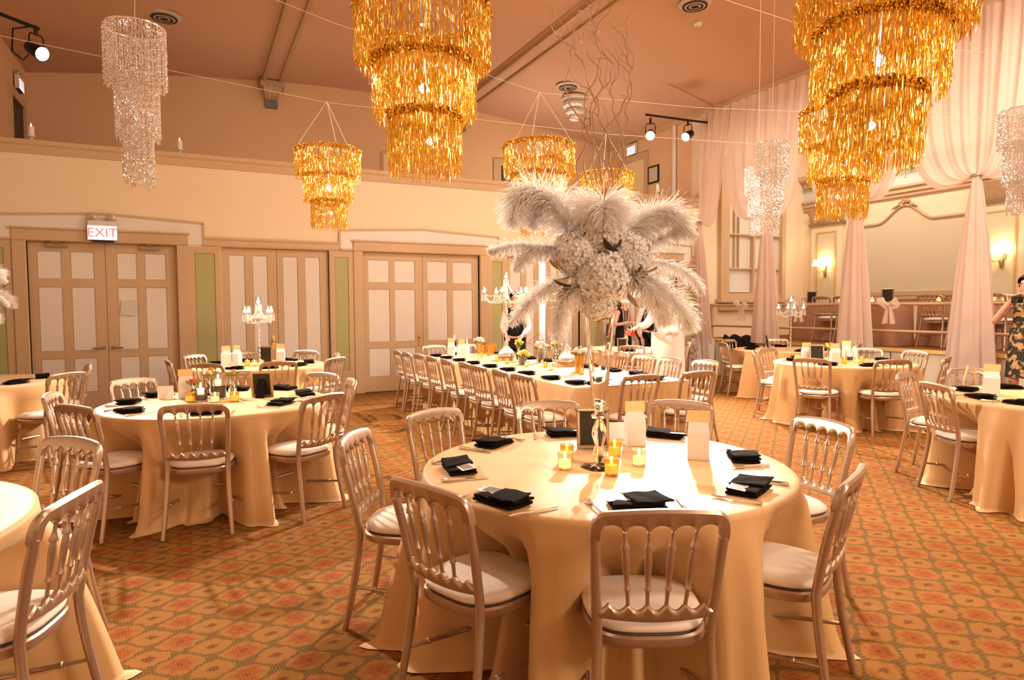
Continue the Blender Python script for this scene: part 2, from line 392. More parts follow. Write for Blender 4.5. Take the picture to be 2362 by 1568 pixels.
# ---- doors
def panel_door(i, x0, x1, cols, rows, lab, gap=0.0, knob=None, closer=False, shift=0):
    d = bpy.data.objects.new('door_%d' % i, None); C.objects.link(d); d.location = ((x0+x1)/2, YW+.06, 0); struct(d, lab)
    xm = (x0+x1)/2; y = 0
    for k, (a, b) in enumerate(((x0+.004, xm-.003-gap/2), (xm+.003+gap/2, x1-.004))):
        a -= xm; b -= xm
        leaf = MB()
        pans = [(p[0]-xm, p[1]-xm) for p in cols if x0 <= p[0] and (p[1] < xm if k == 0 else p[0] > xm)]
        # stiles and rails around real openings, back board behind them
        xsn = sorted({a, b, *[q for p in pans for q in p]}); zsn = sorted({.015, 2.47, *[q for r in rows for q in r]})
        for ia in range(len(xsn)-1):
            for iz in range(len(zsn)-1):
                cx = (xsn[ia]+xsn[ia+1])/2; cz = (zsn[iz]+zsn[iz+1])/2
                if any(p[0] < cx < p[1] for p in pans) and any(r[0] < cz < r[1] for r in rows): continue
                leaf.box(xsn[ia], xsn[ia+1], y, y+.045, zsn[iz], zsn[iz+1])
        lo = leaf.build('leaf', trim_m, d, smooth=False)
        for p in pans:
            for r in rows: MB().cbox(p[0]+.001, p[1]-.001, y+.012, y+.04, r[0]+.001, r[1]-.001, .006).build('panel', panel_m, lo, smooth=False)
        sx = b-.09 if k == 0 else a+.09
        if knob == 'lever':
            sgn = -1 if k == 0 else 1; h = MB(); hx = (b-.06) if k == 0 else (a+.06)
            h.lathe([(.001, -.012), (.026, -.012), (.028, 0)], 14, (hx, y, .93), (0, 1, 0)); h.tube([(hx, y-.01, .93), (hx, y-.05, .93), (hx+sgn*.03, y-.055, .93), (hx+sgn*.13, y-.05, .925)], .011, 8)
            h.build('lever_handle', frame_m, lo)
        if knob == 'plate' and k == 0:
            hx = b-.07; MB().cbox(hx-.03, hx+.03, y-.008, y, .80, 1.06, .004).build('lock_plate', brass_m, lo)
            MB().lathe([(.008, 0), (.008, -.03), (.024, -.04), (.028, -.055), (.018, -.068), (.001, -.07)], 14, (hx, y, .97), (0, 1, 0)).build('knob', brass_m, lo)
        if closer:
            hx = (a+.35) if k == 0 else (b-.35); MB().box(hx-.13, hx+.13, y-.05, y, 2.40, 2.455).build('door_closer', frame_m, lo, smooth=False)
            MB().tube([(hx+.08, y-.03, 2.455), (hx-.05, y-.14, 2.47), (hx-.14, y-.03, 2.475)], .008, 6).build('closer_arm', frame_m, lo)
    # jamb lining
    j = MB(); j.box(x0-.01-xm, x0-xm, -.05, .16, 0, 2.48).box(x1-xm, x1+.01-xm, -.05, .16, 0, 2.48).box(x0-.01-xm, x1+.01-xm, -.05, .16, 2.475, 2.49)
    j.build('jamb', trim_m, d, smooth=False)
    return d
R3 = [(.28, .785), (.895, 1.83), (1.947, 2.345)]
panel_door(1, *DOORS[0], [(-2.0,-1.71), (-1.60,-1.31), (-1.02,-.76), (-.655,-.37)], R3, 'tan double door with lever handles under the exit sign', knob='lever', closer=True)
panel_door(2, *DOORS[1], [(.52,.755), (.875,1.10), (1.34,1.575), (1.695,1.935)], [(.25, 2.36)], 'folding door with four tall white panels', knob='plate')
panel_door(3, *DOORS[2], [(2.76,3.14), (3.235,3.61), (3.85,4.235), (4.345,4.735)], R3, 'tan double door behind the long table', knob='plate')
panel_door(4, *DOORS[3], [(5.53,5.765), (5.885,6.06), (6.44,6.585), (6.705,6.945)], [(.25, 2.36)], 'folding door standing ajar onto a bright vestibule', gap=.16)
panel_door(5, *DOORS[4], [(7.83,8.12), (8.23,8.52), (8.81,9.07), (9.175,9.46)], R3, 'tan double door near the drapes', knob='lever')
# bright vestibule behind the ajar door
wallbox('wall_vestibule', 'brightly lit vestibule wall', 4.8, 8.8, 12.6, 12.7, 0, 2.6, m=panel_m)
light('vestibule_light', 'AREA', (6.25, 12.2, 2.5), 90, (.85, .93, 1), (6.25, 12.4, 0), .5)

def casing(i, x0, x1, lab):
    """door surround: moulded casing, eared frieze panel with a shallow gable"""
    g = bpy.data.objects.new('trim_%d' % i, None); C.objects.link(g); g.location = ((x0+x1)/2, YW, 0); struct(g, lab); xm = (x0+x1)/2; W = (x1-x0)/2
    for s in (-1, 1):
        a, b = sorted((s*W, s*(W+.165)))
        MB().cbox(a, b, -.045, .0, 0, 2.48, .012).build('casing_side', trim_m, g, smooth=False)
    MB().cbox(-W-.165, W+.165, -.045, 0, 2.48, 2.65, .012).build('casing_head', trim_m, g, smooth=False)
    MB().box(-W-.185, W+.185, -.06, 0, 2.645, 2.672).build('casing_cap', trim_m, g, smooth=False)
    E, T, PK = W+.385, 2.83, 2.905
    out = [(-E, 2.50), (-W-.166, 2.50), (-W-.166, 2.672), (W+.166, 2.672), (W+.166, 2.50), (E, 2.50), (E, T), (0, PK), (-E, T)]
    MB().prism(out, -.018, 0).build('frieze_panel', panel_m, g, smooth=False)
    rim = MB()
    for (ax, az), (bx, bz) in zip(out[5:]+out[:1], out[6:]+out[:1]+out[1:2]):
        dx, dz = bx-ax, bz-az; l = math.hypot(dx, dz); nx, nz = dz/l*.016, -dx/l*.016
        rim.prism([(ax-nx, az-nz), (bx-nx, bz-nz), (bx+nx, bz+nz), (ax+nx, az+nz)], -.034, -.0)
    rim.build('frieze_moulding', trim_m, g, smooth=False)
casing(2, *DOORS[0], 'surround of the door under the exit sign'); casing(3, *DOORS[2], 'surround of the middle double door'); casing(4, *DOORS[4], 'surround of the double door near the drapes')
def pilaster(i, x0, x1, lab):
    g = bpy.data.objects.new('trim_%d' % i, None); C.objects.link(g); g.location = ((x0+x1)/2, YW, 0); struct(g, lab); h = (x1-x0)/2
    MB().box(-h, h, -.03, 0, 0, .30).build('base', trim_m, g, smooth=False)
    f = MB().box(-h, -h+.085, -.022, 0, .30, 2.47).box(h-.085, h, -.022, 0, .30, 2.47).box(-h+.085, h-.085, -.022, 0, .30, .42).box(-h+.085, h-.085, -.022, 0, 2.37, 2.47)
    f.build('frame', trim_m, g, smooth=False)
    MB().cbox(-h+.086, h-.086, -.010, .0, .421, 2.369, .006).build('green_panel', green_m, g, smooth=False)
pilaster(5, -.055, .40, 'green panelled pilaster right of the exit door'); pilaster(6, 2.09, 2.485, 'green panelled pilaster left of the middle door')
pilaster(7, 5.025, 5.41, 'green panelled pilaster right of the middle door'); pilaster(8, 7.10, 7.555, 'green panelled pilaster behind the feathers')
pilaster(9, 9.78, 10.22, 'panelled pilaster beside the drapes'); pilaster(10, -2.75, -2.28, 'panelled pilaster at the left edge')
for i, (a, b) in enumerate(((.165, 2.265), (5.245, 7.335), (9.995, XR-.002), (-6, -2.50))):
    struct(moulding('trim_%d' % (11+i), [(YW, 2.49), (YW-.03, 2.49), (YW-.035, 2.53), (YW-.028, 2.57), (YW-.045, 2.60), (YW-.045, 2.625), (YW, 2.625)], a, b, trim_m), 'tan moulded band above the %s' % ('folding door', 'ajar folding door', 'pilaster by the drapes', 'left pilaster')[i])

# ---- balcony doorways, niche and picture
def portal(i, X, y0, y1, z0, z1, side, lab, lit=None):
    g = bpy.data.objects.new('door_%d' % i, None); C.objects.link(g); struct(g, lab); s = side
    a, b = sorted((X, X+s*.05))
    MB().box(a, b, y0-.14, y0, z0, z1).box(a, b, y1, y1+.14, z0, z1).box(a, b, y0-.14, y1+.14, z1, z1+.15).build('casing', trim_m, g, smooth=False)
    a, b = sorted((X, X+s*.012)); MB().box(a, b, y0, y1, z0, z1).build('leaf', lit or dark_m, g, smooth=False)
portal(6, -2.67, 13.55, 14.45, 2.95, 5.1, 1, 'dark doorway at the left end of the balcony')
portal(7, XR, 13.25, 14.15, 2.95, 5.2, -1, 'pale doorway at the right end of the balcony', mat('pale_yellow_door', (.85, .72, .42), .6))
g = thing('wall_hatch', 'pale framed hatch on the balcony wall behind the large gold chandelier', 'hatch', (4.3, YB, 4.0))
MB().box(-.34, .34, -.03, 0, -.4, 1.1).build('hatch_frame', trim_m, g, smooth=False); MB().cbox(-.29, .29, -.045, -.03, -.35, 1.05, .01).build('hatch_door', wall_m, g, smooth=False)
g = thing('wall_opening', 'dark framed opening on the balcony wall behind a gold chandelier', 'opening', (7.55, YB, 4.0))
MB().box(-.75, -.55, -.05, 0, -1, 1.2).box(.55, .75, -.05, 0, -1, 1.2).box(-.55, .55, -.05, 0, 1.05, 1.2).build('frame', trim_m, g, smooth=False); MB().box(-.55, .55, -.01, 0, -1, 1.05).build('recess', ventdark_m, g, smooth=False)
g = thing('wall_picture', 'small black framed picture on the balcony side wall', 'picture', (XR, 12.9, 4.72))
MB().box(-.03, 0, -.20, .20, -.20, .22).build('frame', dark_m, g, smooth=False); MB().box(-.034, -.03, -.16, .16, -.16, .18).build('print', mat('pale_print', (.62, .52, .42), .4, noise=(9, .2, 0)), g, smooth=False)
tag(MB().tube([(XR-.05, 12.1, 2.96), (XR-.05, 12.1, 5.7)], .045, 12).build('downpipe', panel_m), 'white vertical pipe on the balcony side wall', 'pipe')

# ---- ceiling beams and brackets
def beam(x, lab):
    g = bpy.data.objects.new('trim_%d' % (20 if x < 3 else 21), None); C.objects.link(g); struct(g, lab); z = ceil_z(x)
    MB().box(x-.20, x+.20, YN, YB, z-.06, z+.12).build('beam_soffit', ceil_m, g, smooth=False)
    for s in (-1, 1):
        MB().box(x+s*.16-.035, x+s*.16+.035, YN, YB, z-.11, z-.06).build('gilt_bead', ornament_m, g, smooth=False)
        MB().box(x+s*.21-.03, x+s*.21+.03, YN, YB, z-.02, z+.1).build('beam_edge', trim_m, g, smooth=False)
    b = MB().box(x-.24, x+.24, YB-.34, YB, z-.20, z-.08)
    b.build('bracket_top', ornament_m, g, smooth=False)
    c = MB(); c.grid(lambda u, v: (x+(u-.5)*(.38-.16*v), YB-.28*(1-v)**.6-.06, z-.20-.28*v+.015*math.sin(u*6*PI)), 13, 8); c.box(x-.11, x+.11, YB-.10, YB, z-.48, z-.20)
    c.build('acanthus_bracket', ornament_m, g)
    MB().box(x-.12, x+.12, YB-.14, YB, z-.58, z-.47).build('bracket_foot', mat('teal_paint', (.16, .20, .15), .6), g, smooth=False)
beam(1.60, 'gilt-edged ceiling beam with an acanthus bracket, left of the gold chandelier'); beam(5.90, 'gilt-edged ceiling beam right of the large gold chandelier')
struct(MB().box(XR-.10, XR+.02, YN, YB, 5.70, 5.80).build('trim_22', trim_m, smooth=False), 'thin cornice above the drapes')

# ---- stage
st = MB().box(XR+.03, XS, YN, YW, 0, .79); struct(st.build('floor_stage', carpet_m, smooth=False), 'raised carpeted stage floor')
for k in range(10):
    y1 = YW-.02-k*1.5
    struct(MB().cbox(0, 1.48, 0, .03, .10, .745, .012).xform(Matrix.Translation((XR+.0, y1, 0)) @ Matrix.Rotation(-PI/2, 4, 'Z')).build('trim_stage_panel', stone_m, smooth=False), 'pale panel on the stage front, number %d of the row from the door wall' % (k+1)) if y1-1.5 > YN else None
struct(MB().box(XR-.03, XR+.05, YN, YW-.01, .745, .80).build('trim_23', gold_trim_m, smooth=False), 'gilt nosing along the stage edge')
struct(MB().box(XR-.02, XR+.03, YN, YW-.01, 0, .10).build('baseboard_stage', trim_m, smooth=False), 'tan baseboard of the stage front')
g = thing('floor_vent', 'small louvred vent in the stage front', 'vent', (XR-.03, 10.42, .17))
MB().box(-.006, .0, -.13, .13, 0, .30).build('vent_frame', vent_m, g, smooth=False)
for i in range(9): MB().box(-.014, -.006, -.11, .11, .02+i*.031, .036+i*.031).build('slat', trim_m, g, smooth=False)
for z, lab in ((1.515, 'upper'), (1.07, 'lower')):
    tag(MB().tube([(10.36, YN, z), (10.36, 11.05, z)], .024, 10).build('stage_rail', wood_m), '%s wooden rail along the stage edge' % lab, 'rail', 'stage rails')
for y in (11.02, 9.25, 7.35, 5.45, 3.5):
    tag(MB().box(10.33, 10.39, y-.03, y+.03, .79, 1.55).build('rail_post', wood_m, smooth=False), 'wooden rail post behind the %s drape tail' % {11.02: 'corner', 9.25: 'second', 7.35: 'third', 5.45: 'fourth', 3.5: 'out of view'}[y], 'post', 'stage rail posts')

# window beside the stage
g = bpy.data.objects.new('window_1', None); C.objects.link(g); g.location = (0, YW, 0); struct(g, 'tall white-glazed window beside the drapes')
MB().box(10.80, wx0, -.10, 0, 1.66, 4.9).box(wx1, 12.86, -.10, 0, 1.66, 4.9).box(wx0, wx1, -.10, 0, wz1, 4.9).box(wx0, wx1, -.06, 0, 1.66, wz0).build('window_frame', trim_m, g, smooth=False)
MB().box(10.72, 12.94, -.20, 0, 1.58, 1.66).box(10.80, 12.86, -.10, 0, 1.40, 1.58).build('window_sill', trim_m, g, smooth=False)
bars = [(11.86, .035)]
MB().box(11.84, 11.90, -.05, .06, wz0, wz1).build('stile', trim_m, g, smooth=False)
zz = [wz0, 2.37, 3.16, 3.96, wz1]
for z in zz[1:-1]: MB().box(wx0, wx1, -.02, .05, z-.018, z+.018).build('glazing_bar', trim_m, g, smooth=False)
for x in (11.30, 11.43): MB().box(x-.010, x+.010, -.015, .05, 2.37, wz1).build('glazing_bar', trim_m, g, smooth=False)
win_m = mat('frosted_pane', (.74, .73, .68), .3, coat=.5)
for x0, x1 in ((wx0, 11.84), (11.90, wx1)):
    for z0, z1 in zip(zz, zz[1:]): MB().box(x0+.002, x1-.002, .05, .07, z0+.018, z1-.018).build('pane', win_m, g, smooth=False)

# stage back wall dressing (plane X = XS, facing -X): local x runs along +Y reversed
def on_back(o, y=0): o.matrix_world = Matrix.Translation((XS, y, 0)) @ Matrix.Rotation(-PI/2, 4, 'Z'); return o
# in this frame: local x = -Y offset, local y = +X depth (negative = towards the hall)
g = struct(on_back(bpy.data.objects.new('trim_24', None)), 'cornice with dentils and pale blue frieze over the stage'); C.objects.link(g)
def run(name, prof, a, b, m, par): return moulding(name, prof, -b, -a, m, par=par)
run('cornice', [(0, 4.40), (-.10, 4.40), (-.12, 4.46), (-.24, 4.52), (-.26, 4.62), (0, 4.62)], YN, YW, trim_m, g)
MB().box(-YW, -YN, -.04, 0, 4.02, 4.34).build('frieze', blue_m, g, smooth=False)
run('architrave', [(0, 3.80), (-.05, 3.80), (-.06, 3.86), (-.09, 3.88), (-.09, 3.95), (-.13, 3.98), (-.13, 4.03), (0, 4.03)], YN, YW, trim_m, g)
dm = MB().box(0, .07, -.16, 0, 4.34, 4.40).mesh('dentil', trim_m, False)
for k in range(74): o = link('dentil', dm, g, (-YW+.1+k*.14, 0, 0))
def stage_pilaster(i, y, lab):
    g = struct(on_back(bpy.data.objects.new('trim_%d' % i, None), y), lab); C.objects.link(g)
    MB().box(-.42, .42, -.07, 0, .79, 3.40).build('shaft', wall_m, g, smooth=False)
    MB().cbox(-.24, .24, -.082, -.07, 1.0, 3.22, .006).build('inset_panel', stagepanel_m, g, smooth=False)
    f = MB().box(-.27, -.24, -.09, -.07, .97, 3.25).box(.24, .27, -.09, -.07, .97, 3.25).box(-.24, .24, -.09, -.07, 3.22, 3.25).box(-.24, .24, -.09, -.07, .97, 1.0)
    f.build('inset_moulding', gold_trim_m, g, smooth=False)
    MB().box(-.47, .47, -.11, 0, 3.40, 3.47).build('capital_base', frame_m, g, smooth=False)
    c = MB(); c.grid(lambda u, v: ((u-.5)*(.84+.14*v), -.07-.09*v-.02*abs(math.sin(u*5*PI)), 3.47+.33*v), 41, 6); c.box(-.42, .42, -.07, 0, 3.47, 3.8)
    c.build('acanthus_capital', ornament_m, g)
stage_pilaster(25, 10.62, 'stage pilaster with gilt capital behind the second drape'); stage_pilaster(26, 6.90, 'stage pilaster with gilt capital behind the fourth drape')
# shaped wall panel with crest
g = struct(on_back(bpy.data.objects.new('trim_27', None), 8.76), 'large grey-green wall panel with arched moulding on the stage'); C.objects.link(g)
def top(x): 
    t = max(-1, min(1, x/.62)); return 3.28+.34*(.5+.5*math.cos(PI*t))*(1 if abs(x) < .62 else 0)
n = 64; W2 = 1.30
pts = [(-W2+2*W2*i/n, top(-W2+2*W2*i/n)) for i in range(n+1)]
MB().add([(x, -.012, z) for x, z in pts]+[(x, -.012, 1.78) for x, z in pts], [(i, i+n+1, i+n+2, i+1) for i in range(n)]).build('panel_field', stagepanel_m, g, smooth=False)
MB().tube([(x, -.02, z) for x, z in pts], .032, 6).tube([(-W2, -.02, 3.28), (-W2, -.02, 1.78)], .03, 6).tube([(W2, -.02, 3.28), (W2, -.02, 1.78)], .03, 6).build('panel_moulding', trim_m, g)
MB().box(-W2-.06, W2+.06, -.05, 0, 1.70, 1.79).build('panel_sill', trim_m, g, smooth=False)
cr = MB(); rng = random.Random(4)
for k in range(26):
    t = rng.uniform(-1, 1); cr.sphere((t*.22, -.05, 3.64+.13*(1-abs(t))*rng.uniform(.2, 1)-.06*abs(t)), rng.uniform(.018, .04), 7, 5)
cr.tube([(-.27, -.05, 3.56), (-.18, -.05, 3.60), (-.12, -.05, 3.66), (0, -.05, 3.74), (.12, -.05, 3.66), (.18, -.05, 3.60), (.27, -.05, 3.56)], .018, 6)
cr.build('crest', ornament_m, g)
struct(MB().box(XS-.05, XS, YN, YW, 1.62, 1.69).build('trim_28', trim_m, smooth=False), 'dado rail on the stage back wall')

# ------------------------------------------------------------------ drapes
def drape(Y, half, bottom, lab, one=0, tail=.27, seed=0, X=10.13, ztie=3.35):
    """sheer panel gathered at a tie; local u along Y"""
    g = thing('drape', lab, 'drape', (X, Y, 0), 0, 'sheer drapes along the stage'); rng = random.Random(seed)
    ph = [rng.uniform(0, 6.28) for _ in range(4)]
    zt = 5.70
    def strand(u, t):
        U = u if not one else (u+1)/2*one
        w = half*U
        p0 = (w, zt); p1 = (w*1.0, zt-1.3); p2 = (w*.98, ztie-.62*abs(U)**1.3+.12*(1-abs(U))); p3 = (U*.045, ztie)
        a, b, c, d = (1-t)**3, 3*t*(1-t)**2, 3*t*t*(1-t), t**3
        y = a*p0[0]+b*p1[0]+c*p2[0]+d*p3[0]; z = a*p0[1]+b*p1[1]+c*p2[1]+d*p3[1]
        amp = .045*(1-t)**.5*(.35+.65*min(1, t*3+.15))+.012
        fold = amp*(math.sin(U*26+ph[0])+.6*math.sin(U*47+ph[1]+2*t)+.4*math.sin(U*11+ph[2]))
        belly = -.16*math.sin(PI*min(1, t*1.02))*abs(U)**.7
        return (fold*.7+belly, -y if False else y, z)
    MB().grid(lambda u, v: strand(2*u-1, v), 150, 40).build('swag', voile_m, g, ang=180)
    MB().tube([(.055*math.cos(a), .062*math.sin(a), ztie) for a in [2*PI*i/16 for i in range(16)]], .022, 8, closed=True).build('tieback', mat('silver_tie', (.45, .40, .38), .3, .7), g)
    n = 90
    def tl(u, v):
        a = 2*PI*u; z = ztie+(bottom-ztie)*v; ww = .055+tail*v**.8; f = 1+.22*math.sin(a*9+ph[3])*min(1, v*4)+.12*math.sin(a*5+ph[1]+v*2)
        return (.05*(1+v*.9)*math.sin(a)*f*1.1, ww*math.cos(a)*f*.9+(0 if not one else one*v*.12), z)
    MB().grid(tl, n, 24, True).build('tail', voile_m, g, ang=180)
    return g
drape(11.18, .88, .30, 'sheer drape in the corner beside the door wall', one=-1, tail=.22, seed=1)
drape(9.30, .98, .76, 'sheer drape tied behind the pair of silver chandeliers', seed=2)
drape(7.38, .98, .76, 'sheer drape tied behind the gold chandeliers at right', seed=3)
drape(5.50, .98, .30, 'sheer drape with the fully visible knot at far right', seed=4, tail=.30)
drape(3.60, .98, .30, 'sheer drape just past the right edge of view', seed=5)

# ------------------------------------------------------------------ chairs
def lerp(a, b, t): return a+(b-a)*t
def back_y(z): return -.195-.085*((z-.45)/.44)**1.15 if z > .45 else -.195-.07*((.45-z)/.45)**1.4
def bow(u): return -.022*(1-(u/.215)**2)
def rail_part(u0, u1, top, bot, thick, n):
    """bar with shaped upper and lower edges that follows the raked, bowed back"""
    m = MB(); ring = 8
    vs = []
    for i in range(n+1):
        u = lerp(u0, u1, i/n); zt, zb = top(u), bot(u); b = min(.010, (zt-zb)*.3); h = thick/2
        for (dy, z) in ((-h, zb+b), (-h, zt-b), (-h*.45, zt), (h*.45, zt), (h, zt-b), (h, zb+b), (h*.45, zb), (-h*.45, zb)):
            vs.append((u, back_y(z)+bow(u)+dy, z))
    fs = [(i*ring+k, i*ring+(k+1) % ring, (i+1)*ring+(k+1) % ring, (i+1)*ring+k) for i in range(n) for k in range(ring)]
    fs += [tuple(range(ring-1, -1, -1)), tuple(range(n*ring, n*ring+ring))]
    return m.add(vs, [tuple(reversed(q)) for q in fs])
def make_chair():
    t = thing('banquet_chair', 'gold banquet chair', 'chair')
    def rtop(u):
        c = .872+.018*(1-(u/.215)**2); e = .215-abs(u)
        return c-(.045-math.sqrt(max(0, .045**2-(.045-e)**2)) if e < .045 else 0)
    def rbot(u):
        if abs(u) > .186: return .775
        s = ((u+.186) % .0744)/.0744*2-1
        return .802+.034*math.sqrt(max(0, 1-s*s))
    rail_part(-.215, .215, rtop, rbot, .030, 80).build('top_rail', chair_m, t)
    def ltop(u):
        s = ((u+.15) % .06)/.06; e = .045*0
        return .542+.026*(1-math.sin(PI*s))
    rail_part(-.182, .182, ltop, lambda u: .510-.012*(1-(u/.18)**2)+.006, .024, 60).build('lower_rail', chair_m, t)
    for s in (-1, 1):
        zs = [.0, .12, .25, .36, .45, .52, .60, .68, .75, .79]
        def px(z): return .182+.018*((z-.45)/.34)**1 if z > .45 else .182+.026*((.45-z)/.45)**1.5
        MB().tube([(s*px(z), back_y(z)+(bow(px(z)) if z > .7 else 0), z) for z in zs], [.0145, .0155, .0165, .017, .0175, .0172, .017, .0168, .0165, .0165], 10).build('back_post', chair_m, t)
    for k in range(4):
        u1 = -.1116+k*.0744; u0_ = -.09+k*.06
        a = Vector((u0_, back_y(.56)+bow(u0_), .556)); b = Vector((u1, back_y(.81)+bow(u1), .812)); L = (b-a).length
        pr = [(.007, 0), (.0065, .10), (.0075, .22), (.0115, .235), (.0115, .255), (.0085, .27), (.0098, .42), (.0125, .60), (.0115, .70), (.0085, .765), (.0145, .775), (.0145, .80), (.010, .85), (.0065, .91), (.006, 1.0)]
        MB().lathe([(r, z*L) for r, z in pr], 9, a, b-a).build('spindle', chair_m, t)
    # seat frame and cushion: rounded trapezoid
    def sq(a, grow=0):
        c, s_ = math.cos(a), math.sin(a); e = .62
        x = math.copysign(abs(c)**e, c); y = math.copysign(abs(s_)**e, s_)
        wx = (.200 if y > 0 else lerp(.200, .188, -y))+grow; return (x*wx, y*(.20+grow)+.0)
    n = 40
    def seatring(grow, z): return [(*sq(2*PI*i/n, grow), z) for i in range(n)]
    def rings(m, rs):
        vs = [p for r in rs for p in r]; fs = [(j*n+i, j*n+(i+1) % n, (j+1)*n+(i+1) % n, (j+1)*n+i) for j in range(len(rs)-1) for i in range(n)]
        fs += [tuple(range(n-1, -1, -1)), tuple(range((len(rs)-1)*n, len(rs)*n))]; return m.add(vs, fs)
    rings(MB(), [seatring(-.02, .405), seatring(.002, .405), seatring(.007, .412), seatring(.007, .436), seatring(.0, .443), seatring(-.02, .443)]).build('seat_frame', chair_m, t)
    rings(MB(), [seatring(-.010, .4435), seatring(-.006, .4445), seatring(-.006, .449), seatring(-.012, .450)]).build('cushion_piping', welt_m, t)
    rings(MB(), [seatring(-.012, .450), seatring(.000, .455), seatring(.003, .465), seatring(-.004, .478), seatring(-.03, .489), seatring(-.08, .496), seatring(-.14, .499)]).build('cushion', cush_m, t, ang=70)
    for s in (-1, 1):
        top, foot = Vector((s*.158, .150, .41)), Vector((s*.178, .190, 0)); L = (foot-top).length
        MB().lathe([(r, z*L) for r, z in [(.019, 0), (.0195, .08), (.0195, .10), (.0215, .11), (.0215, .125), (.0165, .135), (.0165, .15), (.0215, .16), (.0215, .175), (.0180, .19), (.0190, .30), (.0165, .70), (.0145, .97), (.0125, 1)]], 12, top, foot-top).build('leg', chair_m, t)
        a = Vector((s*.172, .177, .155)); b = Vector((s*.197, -.228, .20))
        def st(a, b, nm='stretcher'):
            L = (b-a).length; MB().lathe([(r, z*L) for r, z in [(.0075, 0), (.0085, .24), (.0125, .25), (.0125, .275), (.009, .285), (.0105, .5), (.009, .715), (.0125, .725), (.0125, .75), (.0085, .76), (.0075, 1)]], 8, a, b-a).build(nm, chair_m, t)
        st(a, b)
    st(Vector((-.168, .168, .235)), Vector((.168, .168, .235)))
    return t
CHAIR = make_chair()
CH_BACK = .285
def chair(bx, by, face_deg, label, group, z=0):
    """bx, by: where the middle of the top rail stands; face_deg: direction the sitter looks"""
    a = math.radians(face_deg)
    return spawn(CHAIR, (bx+math.cos(a)*CH_BACK, by+math.sin(a)*CH_BACK, z), a-PI/2, label, group)

# ------------------------------------------------------------------ tables and cloths
def round_cloth(R, H, seed, chairs=(), mat_=None, zf=.004):
    rng = random.Random(seed); ks = [rng.choice((7, 8, 9, 11, 13)) for _ in range(4)]; ph = [rng.uniform(0, 6.28) for _ in range(6)]
    m = MB(); n = 224; top = [0.0, .35, .7, .93, .985, 1.0]
    def g(a):
        s = .36*math.sin(10*a+ph[0]+.6*math.sin(3*a+ph[4]))+.42*math.sin(17*a+ph[1]+.9*math.sin(2*a))+.22*math.sin(ks[0]*a+ph[2])+.34*math.sin(26*a+ph[3]+.8*math.sin(4*a)); return s+.35*abs(s)
    rowsz = []
    vs = [(0, 0, H)]; fs = []
    prev = None
    def ringv(rz):
        k = len(vs)
        for i in range(n): vs.append(rz(2*PI*i/n))
        return k
    first = ringv(lambda a: (.5*R*math.cos(a), .5*R*math.sin(a), H)); fs += [(0, first+i, first+(i+1) % n) for i in range(n)]; last = first
    steps = [('t', .9), ('t', .985), ('e', 0), ('s', .02), ('s', .06), ('s', .12), ('s', .19), ('s', .27), ('s', .35), ('s', .43), ('s', .51), ('s', .60), ('s', .69), ('s', .78), ('s', .86), ('s', .93), ('s', .975), ('s', 1.0), ('p', .05)]
    for kind, q in steps:
        def fn(a, kind=kind, q=q):
            if kind == 't': r, z = R*q, H
            elif kind == 'e': r, z = R+.006, H-.006
            else:
                t = q if kind == 's' else 1.0
                z = lerp(H-.008, zf, t)
                gg = g(a); r = R+.008+.105*t**.75*(.45+gg*1.05)*min(1, t*8)+.02*t+.010*t*math.sin(29*a+ph[5])
                r += max(0, t-.9)*.45*(.5+.5*math.sin(5*a+ph[4]))
                for ca, rp in chairs:
                    d = abs((a-ca+PI) % (2*PI)-PI); w = max(0, 1-(d/.34)**2)
                    q2 = min(1, max(0, (.74-z)/.26)); w = w*w*(3-2*w)*q2*q2*(3-2*q2)
                    push = max(0, R+.045-rp); r -= push*w
                if kind == 'p': r += q*(.7+.3*gg); z = zf
                if t > .9: z += .012*max(0, math.sin(9*a+ph[5]))*(1 if kind == 's' and q < .99 else .3)
            return (r*math.cos(a), r*math.sin(a), z)
        k = ringv(fn); fs += [(last+i, k+i, k+(i+1) % n, last+(i+1) % n) for i in range(n)]; last = k
    return m.add(vs, fs)
TH = .76
def table_frame(name, label, c, R, z=0):
    t = thing(name, label, 'table', (c[0], c[1], z), 0, 'round banquet tables')
    MB().lathe([(.001, TH-.035), (R-.02, TH-.035), (R-.01, TH-.03), (R-.01, TH-.010), (R-.02, TH-.006), (.001, TH-.006)], 48).build('tabletop', wood_m, t)
    for k in range(4):
        a = PI/4+k*PI/2; MB().tube([(.30*math.cos(a), .30*math.sin(a), TH-.035), (.34*math.cos(a), .34*math.sin(a), 0)], .016, 8).build('leg', dark_m, t)
    return t

SEAT_NAMES = {}
TABLES = {
 'T1': ((1.72, 2.53), 'nearest round table with the tall feather vase'),
 'T2': ((.15, 5.68), 'left middle table with the pebble-filled jars'),
 'T3': ((.76, 9.10), 'far left table with the small crystal candelabra'),
 'T4': ((-2.10, 8.40), 'table cut by the left edge, below feathers'),
 'T5': ((-1.40, 2.92), 'table at the lower left corner'),
 'T7': ((7.60, 5.68), 'right middle table before the third drape'),
 'T8': ((9.05, 7.85), 'back right table with the candelabra by the stage'),
 'T9': ((6.10, 2.65), 'table cut by the right edge'),
 'TB': ((6.75, 9.25), 'table behind the long table, near the white-shirted waiter'),
}
SHORT = {'T1': 'nearest round table', 'T2': 'left middle table', 'T3': 'far left candelabra table', 'T4': 'left edge table', 'T5': 'lower left corner table', 'T7': 'right middle table', 'T8': 'candelabra table by the stage', 'T9': 'right edge table', 'TB': 'table by the waiter'}
